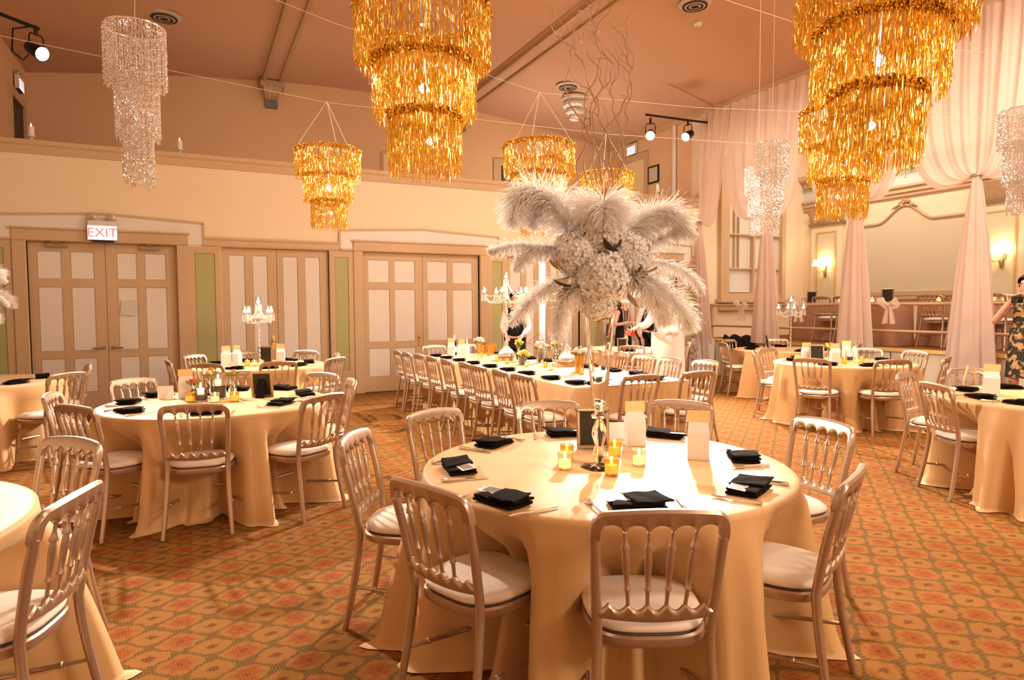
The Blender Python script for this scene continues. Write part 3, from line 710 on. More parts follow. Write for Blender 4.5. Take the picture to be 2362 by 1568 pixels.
CHAIRS = {   # measured middle of each top rail, with the seat's place at its table as seen in the picture
 'T1': [(1.26, 1.545, 'front'), (.71, 2.15, 'front left'), (.69, 3.19, 'left'), (1.28, 3.70, 'back left'), (2.06, 3.67, 'back'), (2.83, 3.28, 'back right'), (3.03, 2.37, 'right'), (2.20, 1.585, 'front right')],
 'T2': [(-.02, 4.65, 'front'), (.83, 4.75, 'front right'), (1.21, 5.63, 'right'), (1.09, 6.34, 'back right'), (.40, 6.83, 'back'), (-.51, 6.64, 'back left'), (-.97, 5.78, 'left'), (-.72, 4.99, 'front left')],
 'T3': [(-.31, 8.94, 'left'), (-.02, 9.75, 'back left'), (.62, 10.15, 'back'), (1.47, 9.85, 'back right'), (1.75, 9.04, 'right'), (1.59, 8.25, 'front right'), (.87, 7.95, 'front'), (.10, 8.08, 'front left')],
 'T4': [(-1.12, 7.58, 'front right'), (-1.08, 8.62, 'right')],
 'T5': [(-.38, 2.60, 'front right'), (-.54, 3.69, 'back right')],
 'T7': [(6.87, 6.50, 'left'), (6.46, 5.24, 'front left'), (7.09, 4.66, 'front'), (8.00, 4.60, 'front right'), (8.68, 5.40, 'right'), (8.70, 6.12, 'back right'), (7.45, 6.80, 'back')],
 'T8': [(8.05, 8.30, 'left'), (8.85, 8.98, 'back'), (9.80, 8.72, 'back right'), (8.55, 6.86, 'front left'), (9.55, 6.85, 'front right')],
 'T9': [(5.23, 3.11, 'left'), (5.83, 3.73, 'back left'), (6.72, 3.66, 'back')],
 'TB': [(6.19, 8.34, 'front'), (7.62, 8.65, 'right')],
}
R_T = .84
ORD = ['first', 'second', 'third', 'fourth', 'fifth', 'sixth', 'seventh', 'eighth', 'ninth', 'tenth', 'eleventh']
for i, (k, (c, desc)) in enumerate(TABLES.items()):
    table_frame('round_table', 'round banquet table under the gold cloth: %s' % SHORT[k], c, R_T)
    cs = []
    for bx, by, nm in CHAIRS[k]:
        dx, dy = bx-c[0], by-c[1]; d = math.hypot(dx, dy); a = math.atan2(dy, dx)
        cs.append((a, max(.52, d-CH_BACK-.225)))
        chair(bx, by, math.degrees(a)+180, 'gold banquet chair at the %s of the %s' % (nm, SHORT[k]), 'chairs around the round tables')
    o = round_cloth(R_T, TH, 11+i, cs).build('tablecloth', cloth_m, ang=180); o.location = (c[0], c[1], 0)
    tag(o, 'gold satin cloth on the %s' % desc, 'tablecloth', 'round gold tablecloths')

# long table
LX0, LX1, LY0, LY1 = 3.10, 4.45, 5.03, 9.62
t = thing('banquet_table', 'long banquet table hidden under the gold cloth', 'table', ((LX0+LX1)/2, (LY0+LY1)/2, 0))
MB().box(-(LX1-LX0)/2+.01, (LX1-LX0)/2-.01, -(LY1-LY0)/2+.01, (LY1-LY0)/2-.01, TH-.035, TH-.006).build('tabletop', wood_m, t, smooth=False)
for sx in (-1, 1):
    for yy in (-2.0, -.7, .7, 2.0): MB().tube([(sx*.45, yy, TH-.035), (sx*.45, yy, 0)], .016, 8).build('leg', dark_m, t)
def long_cloth():
    hx, hy = (LX1-LX0)/2, (LY1-LY0)/2; per = []
    def side(p, q, k):
        for i in range(k): per.append((lerp(p[0], q[0], i/k), lerp(p[1], q[1], i/k)))
    side((-hx, -hy), (hx, -hy), 50); side((hx, -hy), (hx, hy), 150); side((hx, hy), (-hx, hy), 50); side((-hx, hy), (-hx, -hy), 150)
    n = len(per); vs = [(-hx, -hy, TH), (hx, -hy, TH), (hx, hy, TH), (-hx, hy, TH)]; fs = [(0, 1, 2, 3)]
    rows = [0, .02, .1, .25, .4, .55, .7, .85, .95, 1.0]
    for t_ in rows:
        for i, (x, y) in enumerate(per):
            nx, ny = (0, -1) if i < 50 else (1, 0) if i < 200 else (0, 1) if i < 250 else (-1, 0)
            s = x*3.1+y*3.7; dd = (.012*min(1, t_*20)+t_*.05*(.6+.7*math.sin(s*3.0)*math.sin(s*1.31+1)+.3*math.sin(s*7)))
            near = min(hx-abs(x), 1) if ny else min(hy-abs(y), 1)
            cf = .07*t_*max(0, 1-near/.12)
            vs.append((x+nx*(dd+cf), y+ny*(dd+cf), lerp(TH, .004, t_)))
    for j in range(len(rows)-1):
        for i in range(n): a = 4+j*n+i; b = 4+j*n+(i+1) % n; fs.append((a, b, b+n, a+n)[::-1])
    return MB().add(vs, fs)
o = long_cloth().build('tablecloth', cloth_m, ang=50); o.location = ((LX0+LX1)/2, (LY0+LY1)/2, 0)
tag(o, 'gold cloth over the long banquet table', 'tablecloth')
LEFTY = [5.30, 5.78, 6.32, 6.80, 7.30, 7.84, 8.34, 8.84, 9.30]
for k, y in enumerate(LEFTY): chair(2.69+(.04 if k == 3 else -.03 if k > 6 else 0), y, 0+random.Random(k).uniform(-4, 4), '%s gold chair along the left side of the long table, counting from the viewer' % ORD[k].capitalize(), 'chairs along the long table')
RIGHTY = [5.65, 6.12, 6.62, 7.15, 7.65, 8.15, 8.65, 9.15]
for k, y in enumerate(RIGHTY): chair(5.12 if k else 5.24, y, 180+random.Random(50+k).uniform(-5, 5), '%s gold chair along the right side of the long table, counting from the viewer' % ORD[k].capitalize(), 'chairs along the long table')
for k, (x, lab) in enumerate(((3.45, 'left'), (4.12, 'right'))): chair(x+.17, 4.72, 90, 'gold chair at the near end of the long table, %s one' % lab, 'chairs along the long table')
for x, lab in ((3.52, 'left'), (4.06, 'right')): chair(x, 10.12, -90, 'gold chair at the far end of the long table, %s one' % lab, 'chairs along the long table')

# ------------------------------------------------------------------ place settings
def make_napkin():
    t = thing('napkin', 'black napkin', 'napkin')
    def layer(x0, x1, y0, y1, z0, z1, lift, skew):
        def fn(u, v, zz, s):
            x = lerp(x0, x1, u)+skew*(v-.5); y = lerp(y0, y1, v); e = min(u, 1-u, v, 1-v); 
            return (x, y, zz+s*min(1, e*9)*.003+lift*u*u+.002*math.sin(9*u+4*v))
        m = MB(); nu, nv = 12, 7
        m.grid(lambda u, v: fn(u, v, z1, 1), nu, nv); m.grid(lambda u, v: fn(u, v, z0, -1), nu, nv)
        A, B = 0, nu*nv
        edge = [i for i in range(nu)]+[j*nu+nu-1 for j in range(1, nv)]+[(nv-1)*nu+i for i in range(nu-2, -1, -1)]+[j*nu for j in range(nv-2, 0, -1)]
        for a, b in zip(edge, edge[1:]+edge[:1]): m.f.append((A+a, B+a, B+b, A+b))
        return m
    layer(-.100, .100, -.062, .060, .004, .014, 0, 0).build('lower_fold', nap_m, t, ang=60)
    layer(-.092, .098, -.058, .062, .017, .026, .004, .014).build('middle_fold', nap_m, t, ang=60)
    layer(-.03, .104, -.064, .064, .029, .036, .006, -.035).build('upper_flap', nap_m, t, ang=60)
    return t
NAPKIN = make_napkin()
def make_card():
    t = thing('photo_card', 'photo card', 'card')
    MB().box(-.045, .045, -.033, .033, 0, .0012).build('card_stock', white_m, t, smooth=False)
    MB().box(-.036, .036, -.024, .024, .0012, .0016).build('photograph', mat('grey_photo', (.22, .19, .17), .4, noise=(45, .9, 0)), t, smooth=False)
    return t
CARD = make_card()
def make_knife():
    t = thing('table_knife', 'knife', 'knife')
    MB().tube([(0, -.105, .006), (0, -.095, .008), (0, -.06, .007), (0, -.02, .006), (0, 0, .005)], [.004, .009, .0075, .006, .005], 8, flat=.7).build('handle', silver_m, t)
    m = MB(); pts = [(-.004, 0), (.006, .0), (.010, .02), (.010, .085), (.006, .105), (-.003, .112), (-.004, .1)]
    m.add([(x, y, .004) for x, y in pts]+[(x, y, .0055) for x, y in pts], [tuple(range(7)), tuple(range(13, 6, -1))]+[(i, i+7, (i+1) % 7+7, (i+1) % 7) for i in range(7)])
    m.build('blade', silver_m, t, smooth=False); return t
KNIFE = make_knife()
def make_fork():
    t = thing('table_fork', 'fork', 'fork')
    MB().tube([(0, -.10, .004), (0, -.09, .007), (0, -.05, .008), (0, 0, .009), (0, .03, .008)], [.004, .008, .005, .0035, .004], 8, flat=.6).build('handle', silver_m, t)
    m = MB()
    for k in range(4):
        x = (k-1.5)*.0065; m.tube([(x*.4, .028, .008), (x, .045, .006), (x, .07, .005), (x, .092, .009)], [.0028, .0026, .0022, .0012], 6)
    m.build('tines', silver_m, t); return t
FORK = make_fork()
def setting(tk, c, x, y, nm, card=False, cut=True, jit=0, flip=1):
    a = math.atan2(c[1]-y, c[0]-x); rz = a-PI/2+jit; s = SHORT[tk]; z = TH+.001
    ex = Vector((math.cos(rz), math.sin(rz), 0)); ey = Vector((-math.sin(rz), math.cos(rz), 0)); p = Vector((x, y, z))
    spawn(NAPKIN, p, rz+(0 if flip > 0 else PI), 'black folded napkin at the %s of the %s' % (nm, s), 'black napkins')
    if card:
        o = spawn(CARD, p-ex*.072*flip+ey*.018+Vector((0, 0, .0305)), rz+.12, 'small photo card tucked in the napkin at the %s of the %s' % (nm, s), 'photo cards'); o.rotation_euler[0] = .10
    if cut:
        spawn(KNIFE, p+ex*.17-ey*.01, rz-.1+jit, 'silver knife beside the napkin at the %s of the %s' % (nm, s), 'table knives')
        spawn(FORK, p-ex*.16+ey*.0, rz+.12-jit, 'silver fork beside the napkin at the %s of the %s' % (nm, s), 'table forks')
c = TABLES['T1'][0]
for (x, y, nm, j, fl) in [(1.45, 1.92, 'front', .02, 1), (1.03, 2.19, 'front left', -.12, 1), (1.06, 2.72, 'left', .12, -1), (1.43, 3.14, 'back left', .1, 1), (1.90, 3.19, 'back', -.05, 1), (2.38, 2.89, 'back right', .1, 1), (2.36, 2.29, 'right', -.25, -1), (1.97, 1.88, 'front right', .1, 1)]:
    setting('T1', c, x, y, nm, card=True, jit=j, flip=fl)
c = TABLES['T2'][0]
for (x, y, nm) in [(.06, 5.02, 'front'), (.58, 5.24, 'front right'), (.83, 5.70, 'right'), (.72, 6.20, 'back right'), (.33, 6.34, 'back'), (-.28, 6.22, 'back left'), (-.48, 5.88, 'left'), (-.44, 5.36, 'front left')]:
    setting('T2', c, x, y, nm, jit=.05)
for tk in ('T3', 'T4', 'T5', 'T7', 'T8', 'T9', 'TB'):
    c = TABLES[tk][0]
    for bx, by, nm in CHAIRS[tk]:
        d = math.hypot(bx-c[0], by-c[1]); setting(tk, c, c[0]+(bx-c[0])/d*.62, c[1]+(by-c[1])/d*.62, nm, cut=tk in ('T9', 'T5', 'T7'))
setting('T4', TABLES['T4'][0], -2.05, 7.80, 'front')
setting('T9', TABLES['T9'][0], 5.48, 2.62, 'front left')
for k, y in enumerate(LEFTY): spawn(NAPKIN, (LX0+.17, y, TH+.001), -PI/2, '%s black napkin along the left side of the long table, counting from the viewer' % ORD[k].capitalize(), 'napkins on the long table')
for k, y in enumerate(RIGHTY): spawn(NAPKIN, (LX1-.17, y, TH+.001), PI/2, '%s black napkin along the right side of the long table, counting from the viewer' % ORD[k].capitalize(), 'napkins on the long table')
for x, nm in ((3.45, 'left'), (4.12, 'right')): spawn(NAPKIN, (x, LY0+.16, TH+.001), 0, 'black napkin at the near end of the long table, %s seat' % nm, 'napkins on the long table')

# ------------------------------------------------------------------ votives, bags, frames
def make_votive(gold, fl=True):
    t = thing('votive_candle', 'votive candle', 'candle')
    r, h = .030, .068
    MB().lathe([(.001, .001), (r*.86, .001), (r*.9, .004), (r, h), (r-.003, h), (r*.85, .008), (.001, .008)], 20).build('glass_cup', goldglass_m if gold else mat('pale_gold_glass', (1, .85, .55), .15, trans=.85, ior=1.3), t)
    MB().lathe([(.001, .009), (r*.80, .009), (r*.86, .040), (.001, .041)], 16).build('wax', wax_m, t)
    if fl: MB().lathe([(.001, .041), (.005, .046), (.0065, .053), (.003, .066), (.0005, .074)], 8).build('flame', flame_m, t)
    return t
VG = make_votive(True); VP = make_votive(False); VU = make_votive(True, False); VU.name = 'votive_candle_unlit'
def votive(kind, x, y, lab, z=TH+.001, s=1.0): return spawn(kind, (x, y, z), 0, lab, 'votive candles', s)
for kind, x, y, w_ in ((VP, 1.50, 2.52, 'left, pale glass with a bright flame'), (VG, 1.60, 2.67, 'behind, amber glass'), (VG, 1.85, 2.63, 'right of the vase stem, amber glass'), (VG, 1.63, 2.34, 'nearest, amber glass before the vase foot'), (VP, 1.84, 2.42, 'rightmost, pale glass')):
    votive(kind, x, y, 'votive candle on the nearest table: %s' % w_, s=1.12)
for kind, x, y, w_ in ((VU, -.05, 5.73, 'leftmost amber cup'), (VP, .13, 5.60, 'middle pale cup'), (VG, .27, 5.58, 'right amber cup')): votive(kind, x, y, 'votive candle on the left middle table: %s' % w_, s=1.15)
for kind, x, y, w_ in ((VG, .60, 9.0, 'amber cup left of the stem'), (VP, .68, 8.95, 'pale middle cup'), (VP, .76, 8.90, 'pale cup at the stem')): votive(kind, x, y, 'votive candle on the far left candelabra table: %s' % w_, s=1.15)
for kind, x, y, w_ in ((VG, 7.45, 5.55, 'left'), (VP, 7.58, 5.47, 'middle'), (VG, 7.72, 5.50, 'right')): votive(kind, x, y, 'votive candle on the right middle table, %s of three' % w_, s=1.15)

def make_bag():
    t = thing('paper_bag', 'paper bag', 'bag'); w_, d, h = .045, .030, .115
    m = MB(); m.add([(-w_,-d,0),(w_,-d,0),(w_,d,0),(-w_,d,0),(-w_,-d,h),(w_,-d,h),(w_,d,h),(-w_,d,h),(-w_*.9,0,h+.055),(w_*.9,0,h+.055),(-w_*.93,0,h+.01),(w_*.93,0,h+.01)],
          [(0,3,2,1),(0,1,5,4),(2,3,7,6),(1,2,6,5),(3,0,4,7),(4,5,9,8),(6,7,8,9),(5,11,9),(11,6,9),(5,6,11),(7,10,8),(10,4,8),(7,4,10)])
    m.build('bag_body', white_m, t, smooth=False)
    MB().add([(-w_*1.05,-.006,h+.045),(w_*1.05,-.006,h+.045),(w_*1.05,0,h+.095),(-w_*1.05,0,h+.095),(-w_*1.05,.006,h+.045),(w_*1.05,.006,h+.045)], [(0,1,2,3),(3,2,5,4)]).build('topper_card', topper_m, t, smooth=False)
    return t
BAG = make_bag()
for x, y, rz, s, lab in ((2.10, 2.80, -.35, 1.12, 'white paper bag standing beside the picture frame on the nearest table'), (2.18, 2.40, -.75, 1.12, 'white paper bag between votives and napkin on the nearest table'),
        (-.08, 5.98, -.1, 1.15, 'white paper bag left of the pebble jars'), (.36, 9.26, .35, 1.2, 'left one of two white bags on the far left candelabra table'), (.50, 9.38, -.9, 1.2, 'right one of two white bags on the far left candelabra table'), (1.06, 9.45, -.25, 1.2, 'white bag with tall topper right of the small candelabra'),
        (7.24, 5.95, -.5, 1.2, 'white bag left of the frame on the right middle table'), (7.36, 5.62, -.5, 1.2, 'white bag right of the frame on the right middle table'), (7.96, 5.78, .5, 1.2, 'left one of two white bags at the right of the right middle table'), (8.04, 5.96, -.9, 1.2, 'right one of two white bags at the right of the right middle table'),
        (5.86, 3.02, -1.2, 1.2, 'narrow white bag behind the napkin on the right edge table'), (6.36, 2.94, -.5, 1.3, 'wider white bag near the woman on the right edge table')):
    spawn(BAG, (x, y, TH+.001), rz, lab, 'white favour bags', s)

def make_frame(w_, h, front=True):
    t = thing('picture_frame', 'picture frame', 'picture frame')
    m = MB(); b = .018
    for (x0, x1, z0, z1) in ((-w_, w_, 0, b), (-w_, w_, h-b, h), (-w_, -w_+b, b, h-b), (w_-b, w_, b, h-b)): m.cbox(x0, x1, -.010, .006, z0, z1, .004)
    m.build('moulding', frame_m, t, smooth=False)
    MB().box(-w_+b, w_-b, -.002, .004, b, h-b).build('print', pic_m, t, smooth=False)
    MB().add([(-.03, .006, h*.7), (.03, .006, h*.7), (.035, h*.36, -.045*0), (-.035, h*.36, 0), (-.03, .009, h*.7), (.03, .009, h*.7), (.035, h*.36+.003, 0), (-.035, h*.36+.003, 0)], [(0,1,2,3),(7,6,5,4),(0,4,5,1),(1,5,6,2),(2,6,7,3),(3,7,4,0)]).build('easel_back', black_m, t, smooth=False)
    return t
FR = make_frame(.085, .21)
def frame(x, y, z, rz, tilt, lab, s=1.0):
    o = spawn(FR, (x, y, z), rz, lab, 'picture frames', s); o.rotation_euler = (tilt, 0, rz); return o
frame(1.85, 2.82, TH+.002, -.42, -.12, 'pewter picture frame behind the trumpet vase stem')
frame(.50, 5.77, TH+.002, 2.72, -.16, 'picture frame seen from behind on the left middle table', 1.05)
frame(.84, 9.30, TH+.002, -.2, -.12, 'picture frame behind the small candelabra stem', 1.1)
frame(7.26, 5.80, TH+.002, -.55, -.12, 'picture frame between two white bags on the right middle table', 1.1)
frame(-1.92, 8.2, TH+.002, 2.3, -.2, 'dark picture frame at the left edge of view', 1.15)
frame(8.86, 8.05, TH+.002, .9, -.15, 'dark frame edge-on beside the stage candelabra', 1.15)
frame(6.45, 8.95, TH+.002, -.3, -.12, 'small frame on the table by the waiter', 1.0)
def tent(x, y, rz, lab, s=1):
    o = MB().add([(-.05*s,-.02,0),(.05*s,-.02,0),(.05*s,0,.09*s),(-.05*s,0,.09*s),(-.05*s,.03,0),(.05*s,.03,0)], [(0,1,2,3),(3,2,5,4)]).build('place_card', white_m, smooth=False); o.location = (x, y, TH+.002); o.rotation_euler = (0, 0, rz); tag(o, lab, 'card')
tent(-.23, 6.05, -.1, 'white folded card left of the bag on the left middle table', 1.15)
tent(2.12, 2.98, -.4, 'white folded card behind the picture frame on the nearest table', 1.0)

# ------------------------------------------------------------------ foil chandeliers
def fringe(R, L, n, seed, wid=.0032):
    rng = random.Random(seed); m = MB()
    for k in range(n):
        a = rng.uniform(0, 2*PI); rr = R+rng.gauss(0, .006); le = L*rng.uniform(.82, 1.0) if rng.random() < .85 else L*rng.uniform(.5, 1.08)
        tw = rng.uniform(0, PI); dt = rng.uniform(-1.6, 1.6); sw = rng.uniform(-.02, .02); vs = []; sg = 10
        w_ = wid*rng.uniform(.6, 1.2)
        for j in range(sg+1):
            t = j/sg; q = tw+dt*t*2+rng.gauss(0, .7); aa = a+sw*t*2; r2 = rr+.006*math.sin(3*t+k)+rng.gauss(0, .0015)
            cx, cy = r2*math.cos(aa), r2*math.sin(aa); dx, dy = math.cos(aa+q)*w_/2, math.sin(aa+q)*w_/2
            vs += [(cx-dx, cy-dy, -le*t), (cx+dx, cy+dy, -le*t+rng.gauss(0, .002))]
        m.add(vs, [(2*j, 2*j+1, 2*j+3, 2*j+2) for j in range(sg)])
    return m
def ring(R, r=.007, n=48): return MB().tube([(R*math.cos(2*PI*i/n), R*math.sin(2*PI*i/n), 0) for i in range(n)], r, 6, closed=True)
GT = [(.300, 0, .285), (.225, -.24, .275), (.158, -.48, .29)]
FRM = {}
def gold_chandelier(loc, lab, dense, hook=.47, rz=0, tilt=(0, 0), bulb=True):
    g = thing('foil_chandelier', lab, 'chandelier', loc, rz, 'gold foil chandeliers'); g.rotation_euler = (tilt[0], tilt[1], rz)
    for k, (R, z, L) in enumerate(GT):
        key = (k, dense)
        if key not in FRM:
            n = int((520, 420, 310)[k]*dense)
            FRM[key] = (ring(R).mesh('hoop', gold_foil), fringe(R, L, n, 7*k+int(dense*10)).mesh('foil_fringe', gold_foil, False), fringe(R+.004, .045, int(n*.8), 90+k, .010).mesh('foil_collar', gold_foil, False))
        a, b, c2 = FRM[key]
        h = link('hoop', a, g, (0, 0, z)); fr = link('foil_fringe', b, g, (0, 0, z), k*1.3); fr['kind'] = 'stuff'
        co = link('foil_collar', c2, g, (0, 0, z+.008)); co['kind'] = 'stuff'
    for k in range(3):
        a = 2*PI*k/3+.5; MB().tube([(.3*math.cos(a), .3*math.sin(a), 0), (0, 0, hook)], .0022, 5).build('hanging_cord', string_m, g)
        MB().tube([(.3*math.cos(a), .3*math.sin(a), 0), (.225*math.cos(a), .225*math.sin(a), -.24), (.158*math.cos(a), .158*math.sin(a), -.48)], .0016, 4).build('tier_cord', string_m, g)
    MB().lathe([(.001, -.06), (.018, -.05), (.02, 0), (.012, .03), (.012, .06), (.001, .06)], 10, (0, 0, -.02)).build('lamp_socket', white_m, g)
    MB().sphere((0, 0, -.36), .022, 12, 8).build('bulb', bulb_m, g); MB().sphere((.03, 0, -.60), .016, 10, 6).build('bulb', bulb_m, g)
    MB().tube([(0, 0, -.04), (.01, 0, -.34), (.03, 0, -.58)], .004, 5).build('bulb_cord', string_m, g)
    light('chandelier_light', 'POINT', (loc[0], loc[1], loc[2]-.28), 9, (1, .74, .45), size=.04)
    return g
gold_chandelier((.99, 2.94, 2.88), 'largest gold foil chandelier at the top centre', 2.2, rz=.2)
gold_chandelier((2.42, 1.66, 2.80), 'gold foil chandelier cut by the top right edge', 2.4, rz=1.0, tilt=(.06, .03))
gold_chandelier((1.21, 6.52, 3.03), 'gold foil chandelier over the left middle table', 1.5, rz=.5)
gold_chandelier((2.73, 5.01, 2.89), 'gold foil chandelier left of the willow branches', 1.6, rz=.9, tilt=(0, .03))
gold_chandelier((4.33, 6.33, 3.03), 'gold foil chandelier behind the willow branches', 1.3, rz=1.4)
gold_chandelier((4.21, 3.15, 2.88), 'gold foil chandelier partly behind the top right one', 1.8, rz=1.9, tilt=(-.02, -.05))
ST = [(.155, 0, .34), (.112, -.27, .36), (.075, -.58, .31)]
def bead_fringe(R, L, n, seed):
    rng = random.Random(seed); m = MB()
    for k in range(n):
        a = 2*PI*k/n+rng.uniform(-.02, .02); rr = R+rng.gauss(0, .003); le = L*rng.uniform(.93, 1.03); st = .0105; q = int(le/st)
        for j in range(q):
            r = .0046*rng.uniform(.8, 1.3); x, y, z = rr*math.cos(a)+rng.gauss(0, .0012), rr*math.sin(a)+rng.gauss(0, .0012), -st*(j+.5); t = rng.uniform(0, PI)
            c, s = math.cos(t)*r, math.sin(t)*r
            m.add([(x+c, y+s, z), (x-s, y+c, z), (x-c, y-s, z), (x+s, y-c, z), (x, y, z+r*1.3), (x, y, z-r*1.3)], [(0,1,4),(1,2,4),(2,3,4),(3,0,4),(1,0,5),(2,1,5),(3,2,5),(0,3,5)])
    return m
def make_silver():
    g = thing('bead_chandelier', 'silver chandelier', 'chandelier', group='silver bead chandeliers')
    for k, (R, z, L) in enumerate(ST):
        link('hoop', ring(R, .005, 36).mesh('hoop', bead_m), g, (0, 0, z))
        o = link('bead_fringe', bead_fringe(R, L, (104, 76, 54)[k], 40+k).mesh('bead_fringe', bead_m, False), g, (0, 0, z)); o['kind'] = 'stuff'
    MB().tube([(0, 0, 0), (.004, 0, .15), (0, 0, 2.92)], .0010, 5).build('hanging_cord', string_m, g)
    for k in range(3): a = 2*PI*k/3; MB().tube([(.155*math.cos(a), .155*math.sin(a), 0), (0, 0, .03)], .002, 4).build('spoke', bead_m, g)
    return g
SILVER = make_silver()
for loc, rz, s, lab in (((-.26, 4.34, 3.10), .3, 1.0, 'silver bead chandelier alone at the upper left'), ((5.34, 4.84, 3.15), .8, (1, 1, 1.02), 'nearer and higher silver chandelier of the pair before the second drape'), ((6.78, 6.37, 3.32), 1.3, (1.1, 1.1, 1.0), 'farther and lower silver chandelier of the pair before the second drape'), ((6.45, 3.17, 3.17), .1, (1.0, 1.0, 1.0), 'silver chandelier cut by the right edge')):
    spawn(SILVER, loc, rz, lab, 'silver bead chandeliers', s)
# cords stretched across the hall
def cord(pts, lab): tag(MB().tube(pts, .0019, 6).build('hanging_wire', string_m), lab, 'wire', 'wires across the hall')
cord([(-5.95, 5.01, 5.1), (.99, 5.01, 3.62), (2.73, 5.01, 3.35), (4.5, 5.01, 3.45), (10.1, 5.01, 4.0)], 'pale cord carrying the gold chandelier left of the branches')
cord([(-5.95, 6.45, 4.0), (1.21, 6.52, 3.49), (4.33, 6.33, 3.49), (10.1, 6.45, 3.85)], 'pale cord carrying two small gold chandeliers')
cord([(-5.95, 3.1, 4.2), (.99, 2.94, 3.37), (4.21, 3.15, 3.37), (10.1, 3.3, 4.1)], 'pale cord carrying the largest gold chandelier')

# ------------------------------------------------------------------ tall feather centrepiece
VX, VY = 1.66, 2.48
VA = yaw                                   # the bouquet is described in a frame whose x runs to the right of the picture
ax = Vector((math.cos(VA), -math.sin(VA), 0)); ay = Vector((math.sin(VA), math.cos(VA), 0))
def make_vase():
    t = thing('trumpet_vase', 'vase', 'vase')
    MB().lathe([(.001, 0), (.086, 0), (.086, .004), (.04, .012), (.020, .020), (.001, .021)], 32).build('foot', glass_m, t)
    MB().lathe([(.001, .021), (.018, .024), (.026, .040), (.032, .062), (.026, .086), (.020, .100), (.028, .125), (.036, .155), (.030, .19), (.018, .215), (.016, .222), (.036, .23), (.037, .243), (.018, .255), (.001, .256)], 24).build('stem', glass_m, t)
    MB().lathe([(.001, .256), (.022, .258), (.030, .275), (.038, .34), (.052, .50), (.064, .62), (.077, .735), (.0745, .735), (.061, .62), (.049, .50), (.035, .34), (.026, .28), (.001, .27)], 32, cap=False).build('trumpet', glass_m, t)
    return t
VASE = make_vase()
spawn(VASE, (VX, VY, TH+.001), 0, 'tall clear glass trumpet vase on the nearest table')
def plume(path, wmax, seed, droop=.5, nb=420):
    """ostrich plume: curved quill with two rows of soft drooping barbs"""
    rng = random.Random(seed); P = [Vector(p) for p in path]
    def at(t):
        x = t*(len(P)-1); i = min(int(x), len(P)-2); f = x-i
        p0, p1, p2, p3 = P[max(i-1, 0)], P[i], P[i+1], P[min(i+2, len(P)-1)]
        return .5*((2*p1)+(p2-p0)*f+(2*p0-5*p1+4*p2-p3)*f*f+(-p0+3*p1-3*p2+p3)*f**3)
    q = MB().tube([at(i/24) for i in range(25)], [lerp(.0028, .0006, i/24) for i in range(25)], 5)
    b = MB()
    for k in range(nb):
        t = rng.uniform(.10, 1.0)**.85; p = at(t); tg = (at(min(1, t+.02))-at(max(0, t-.02))).normalized()
        side = tg.cross(Vector((rng.gauss(0, .35), rng.gauss(0, .35), 1)));
        if side.length < .05: side = tg.cross(Vector((1, 0, 0)))
        side.normalize(); side *= rng.choice((-1, 1)); nrm = side.cross(tg).normalized()
        L = wmax*(.25+.75*math.sin(PI*min(1, t*.9+.12))**.7)*rng.uniform(.65, 1.1)
        d = (side+tg*rng.uniform(.25, .8)+nrm*rng.gauss(0, .45)).normalized(); pos = p.copy(); vs = []; sg = 5; w0 = rng.uniform(.0016, .0030)
        for j in range(sg+1):
            u = j/sg; wv = d.cross(Vector((rng.gauss(0, 1), rng.gauss(0, 1), .4))); wv = wv.normalized() if wv.length > 1e-3 else Vector((1, 0, 0))
            wv *= w0*(1-.65*u); vs += [pos-wv, pos+wv]
            pos = pos+d*(L/sg); d = (d+Vector((0, 0, -droop*.22))+Vector((rng.gauss(0, .07), rng.gauss(0, .07), rng.gauss(0, .07)))).normalized()
        b.add(vs, [(2*j, 2*j+1, 2*j+3, 2*j+2) for j in range(sg)])
    return q, b
def rose(r, rng, petals=14):
    m = MB(); m.sphere((0, 0, 0), r*.55, 8, 6)
    for k in range(petals):
        lay = k/petals; a = k*2.4; tl = lerp(.25, 1.15, lay); rr = r*lerp(.45, 1.0, lay)
        R = Matrix.Rotation(a, 3, 'Z') @ Matrix.Rotation(tl, 3, 'Y')
        def fn(u, v, R=R, rr=rr): 
            x = (u-.5)*rr*1.25*math.sin(PI*(.18+.72*v)); z = rr*v*1.0; y = -rr*.28*(1-(2*u-1)**2)*math.sin(PI*v)
            return tuple(R @ Vector((y*1.0-rr*.05, x, z))+Vector((0, 0, -r*.35)))
        m.grid(fn, 5, 5)
    return m
def hydrangea(r, seed, n=170):
    rng = random.Random(seed); m = MB(); m.sphere((0, 0, 0), r*.80, 12, 8)
    for k in range(n):
        z = 1-2*(k+.5)/n; a = k*2.39996; s = math.sqrt(max(0, 1-z*z)); d = Vector((s*math.cos(a), s*math.sin(a), z)); c = d*r*rng.uniform(.86, 1.08)
        u_ = d.orthogonal().normalized(); v_ = d.cross(u_); sz = r*.20*rng.uniform(.8, 1.25); o = rng.uniform(0, PI)
        for q in range(4):
            b = o+q*PI/2; e = (u_*math.cos(b)+v_*math.sin(b)); g_ = (-u_*math.sin(b)+v_*math.cos(b))
            m.add([c, c+e*sz*.6+g_*sz*.42+d*sz*.15, c+e*sz*1.1+d*sz*rng.uniform(-.05, .35), c+e*sz*.6-g_*sz*.42+d*sz*.15], [(0, 1, 2, 3)])
    return m
def leaf_mesh(L, w_, rng, curl=.3):
    def fn(u, v): 
        x = (u-.5)*2; return (x*w_*math.sin(PI*min(.999, v*.94+.04)), -abs(x)*w_*.35+curl*L*v*v*.5, L*v)
    return MB().grid(fn, 5, 8)
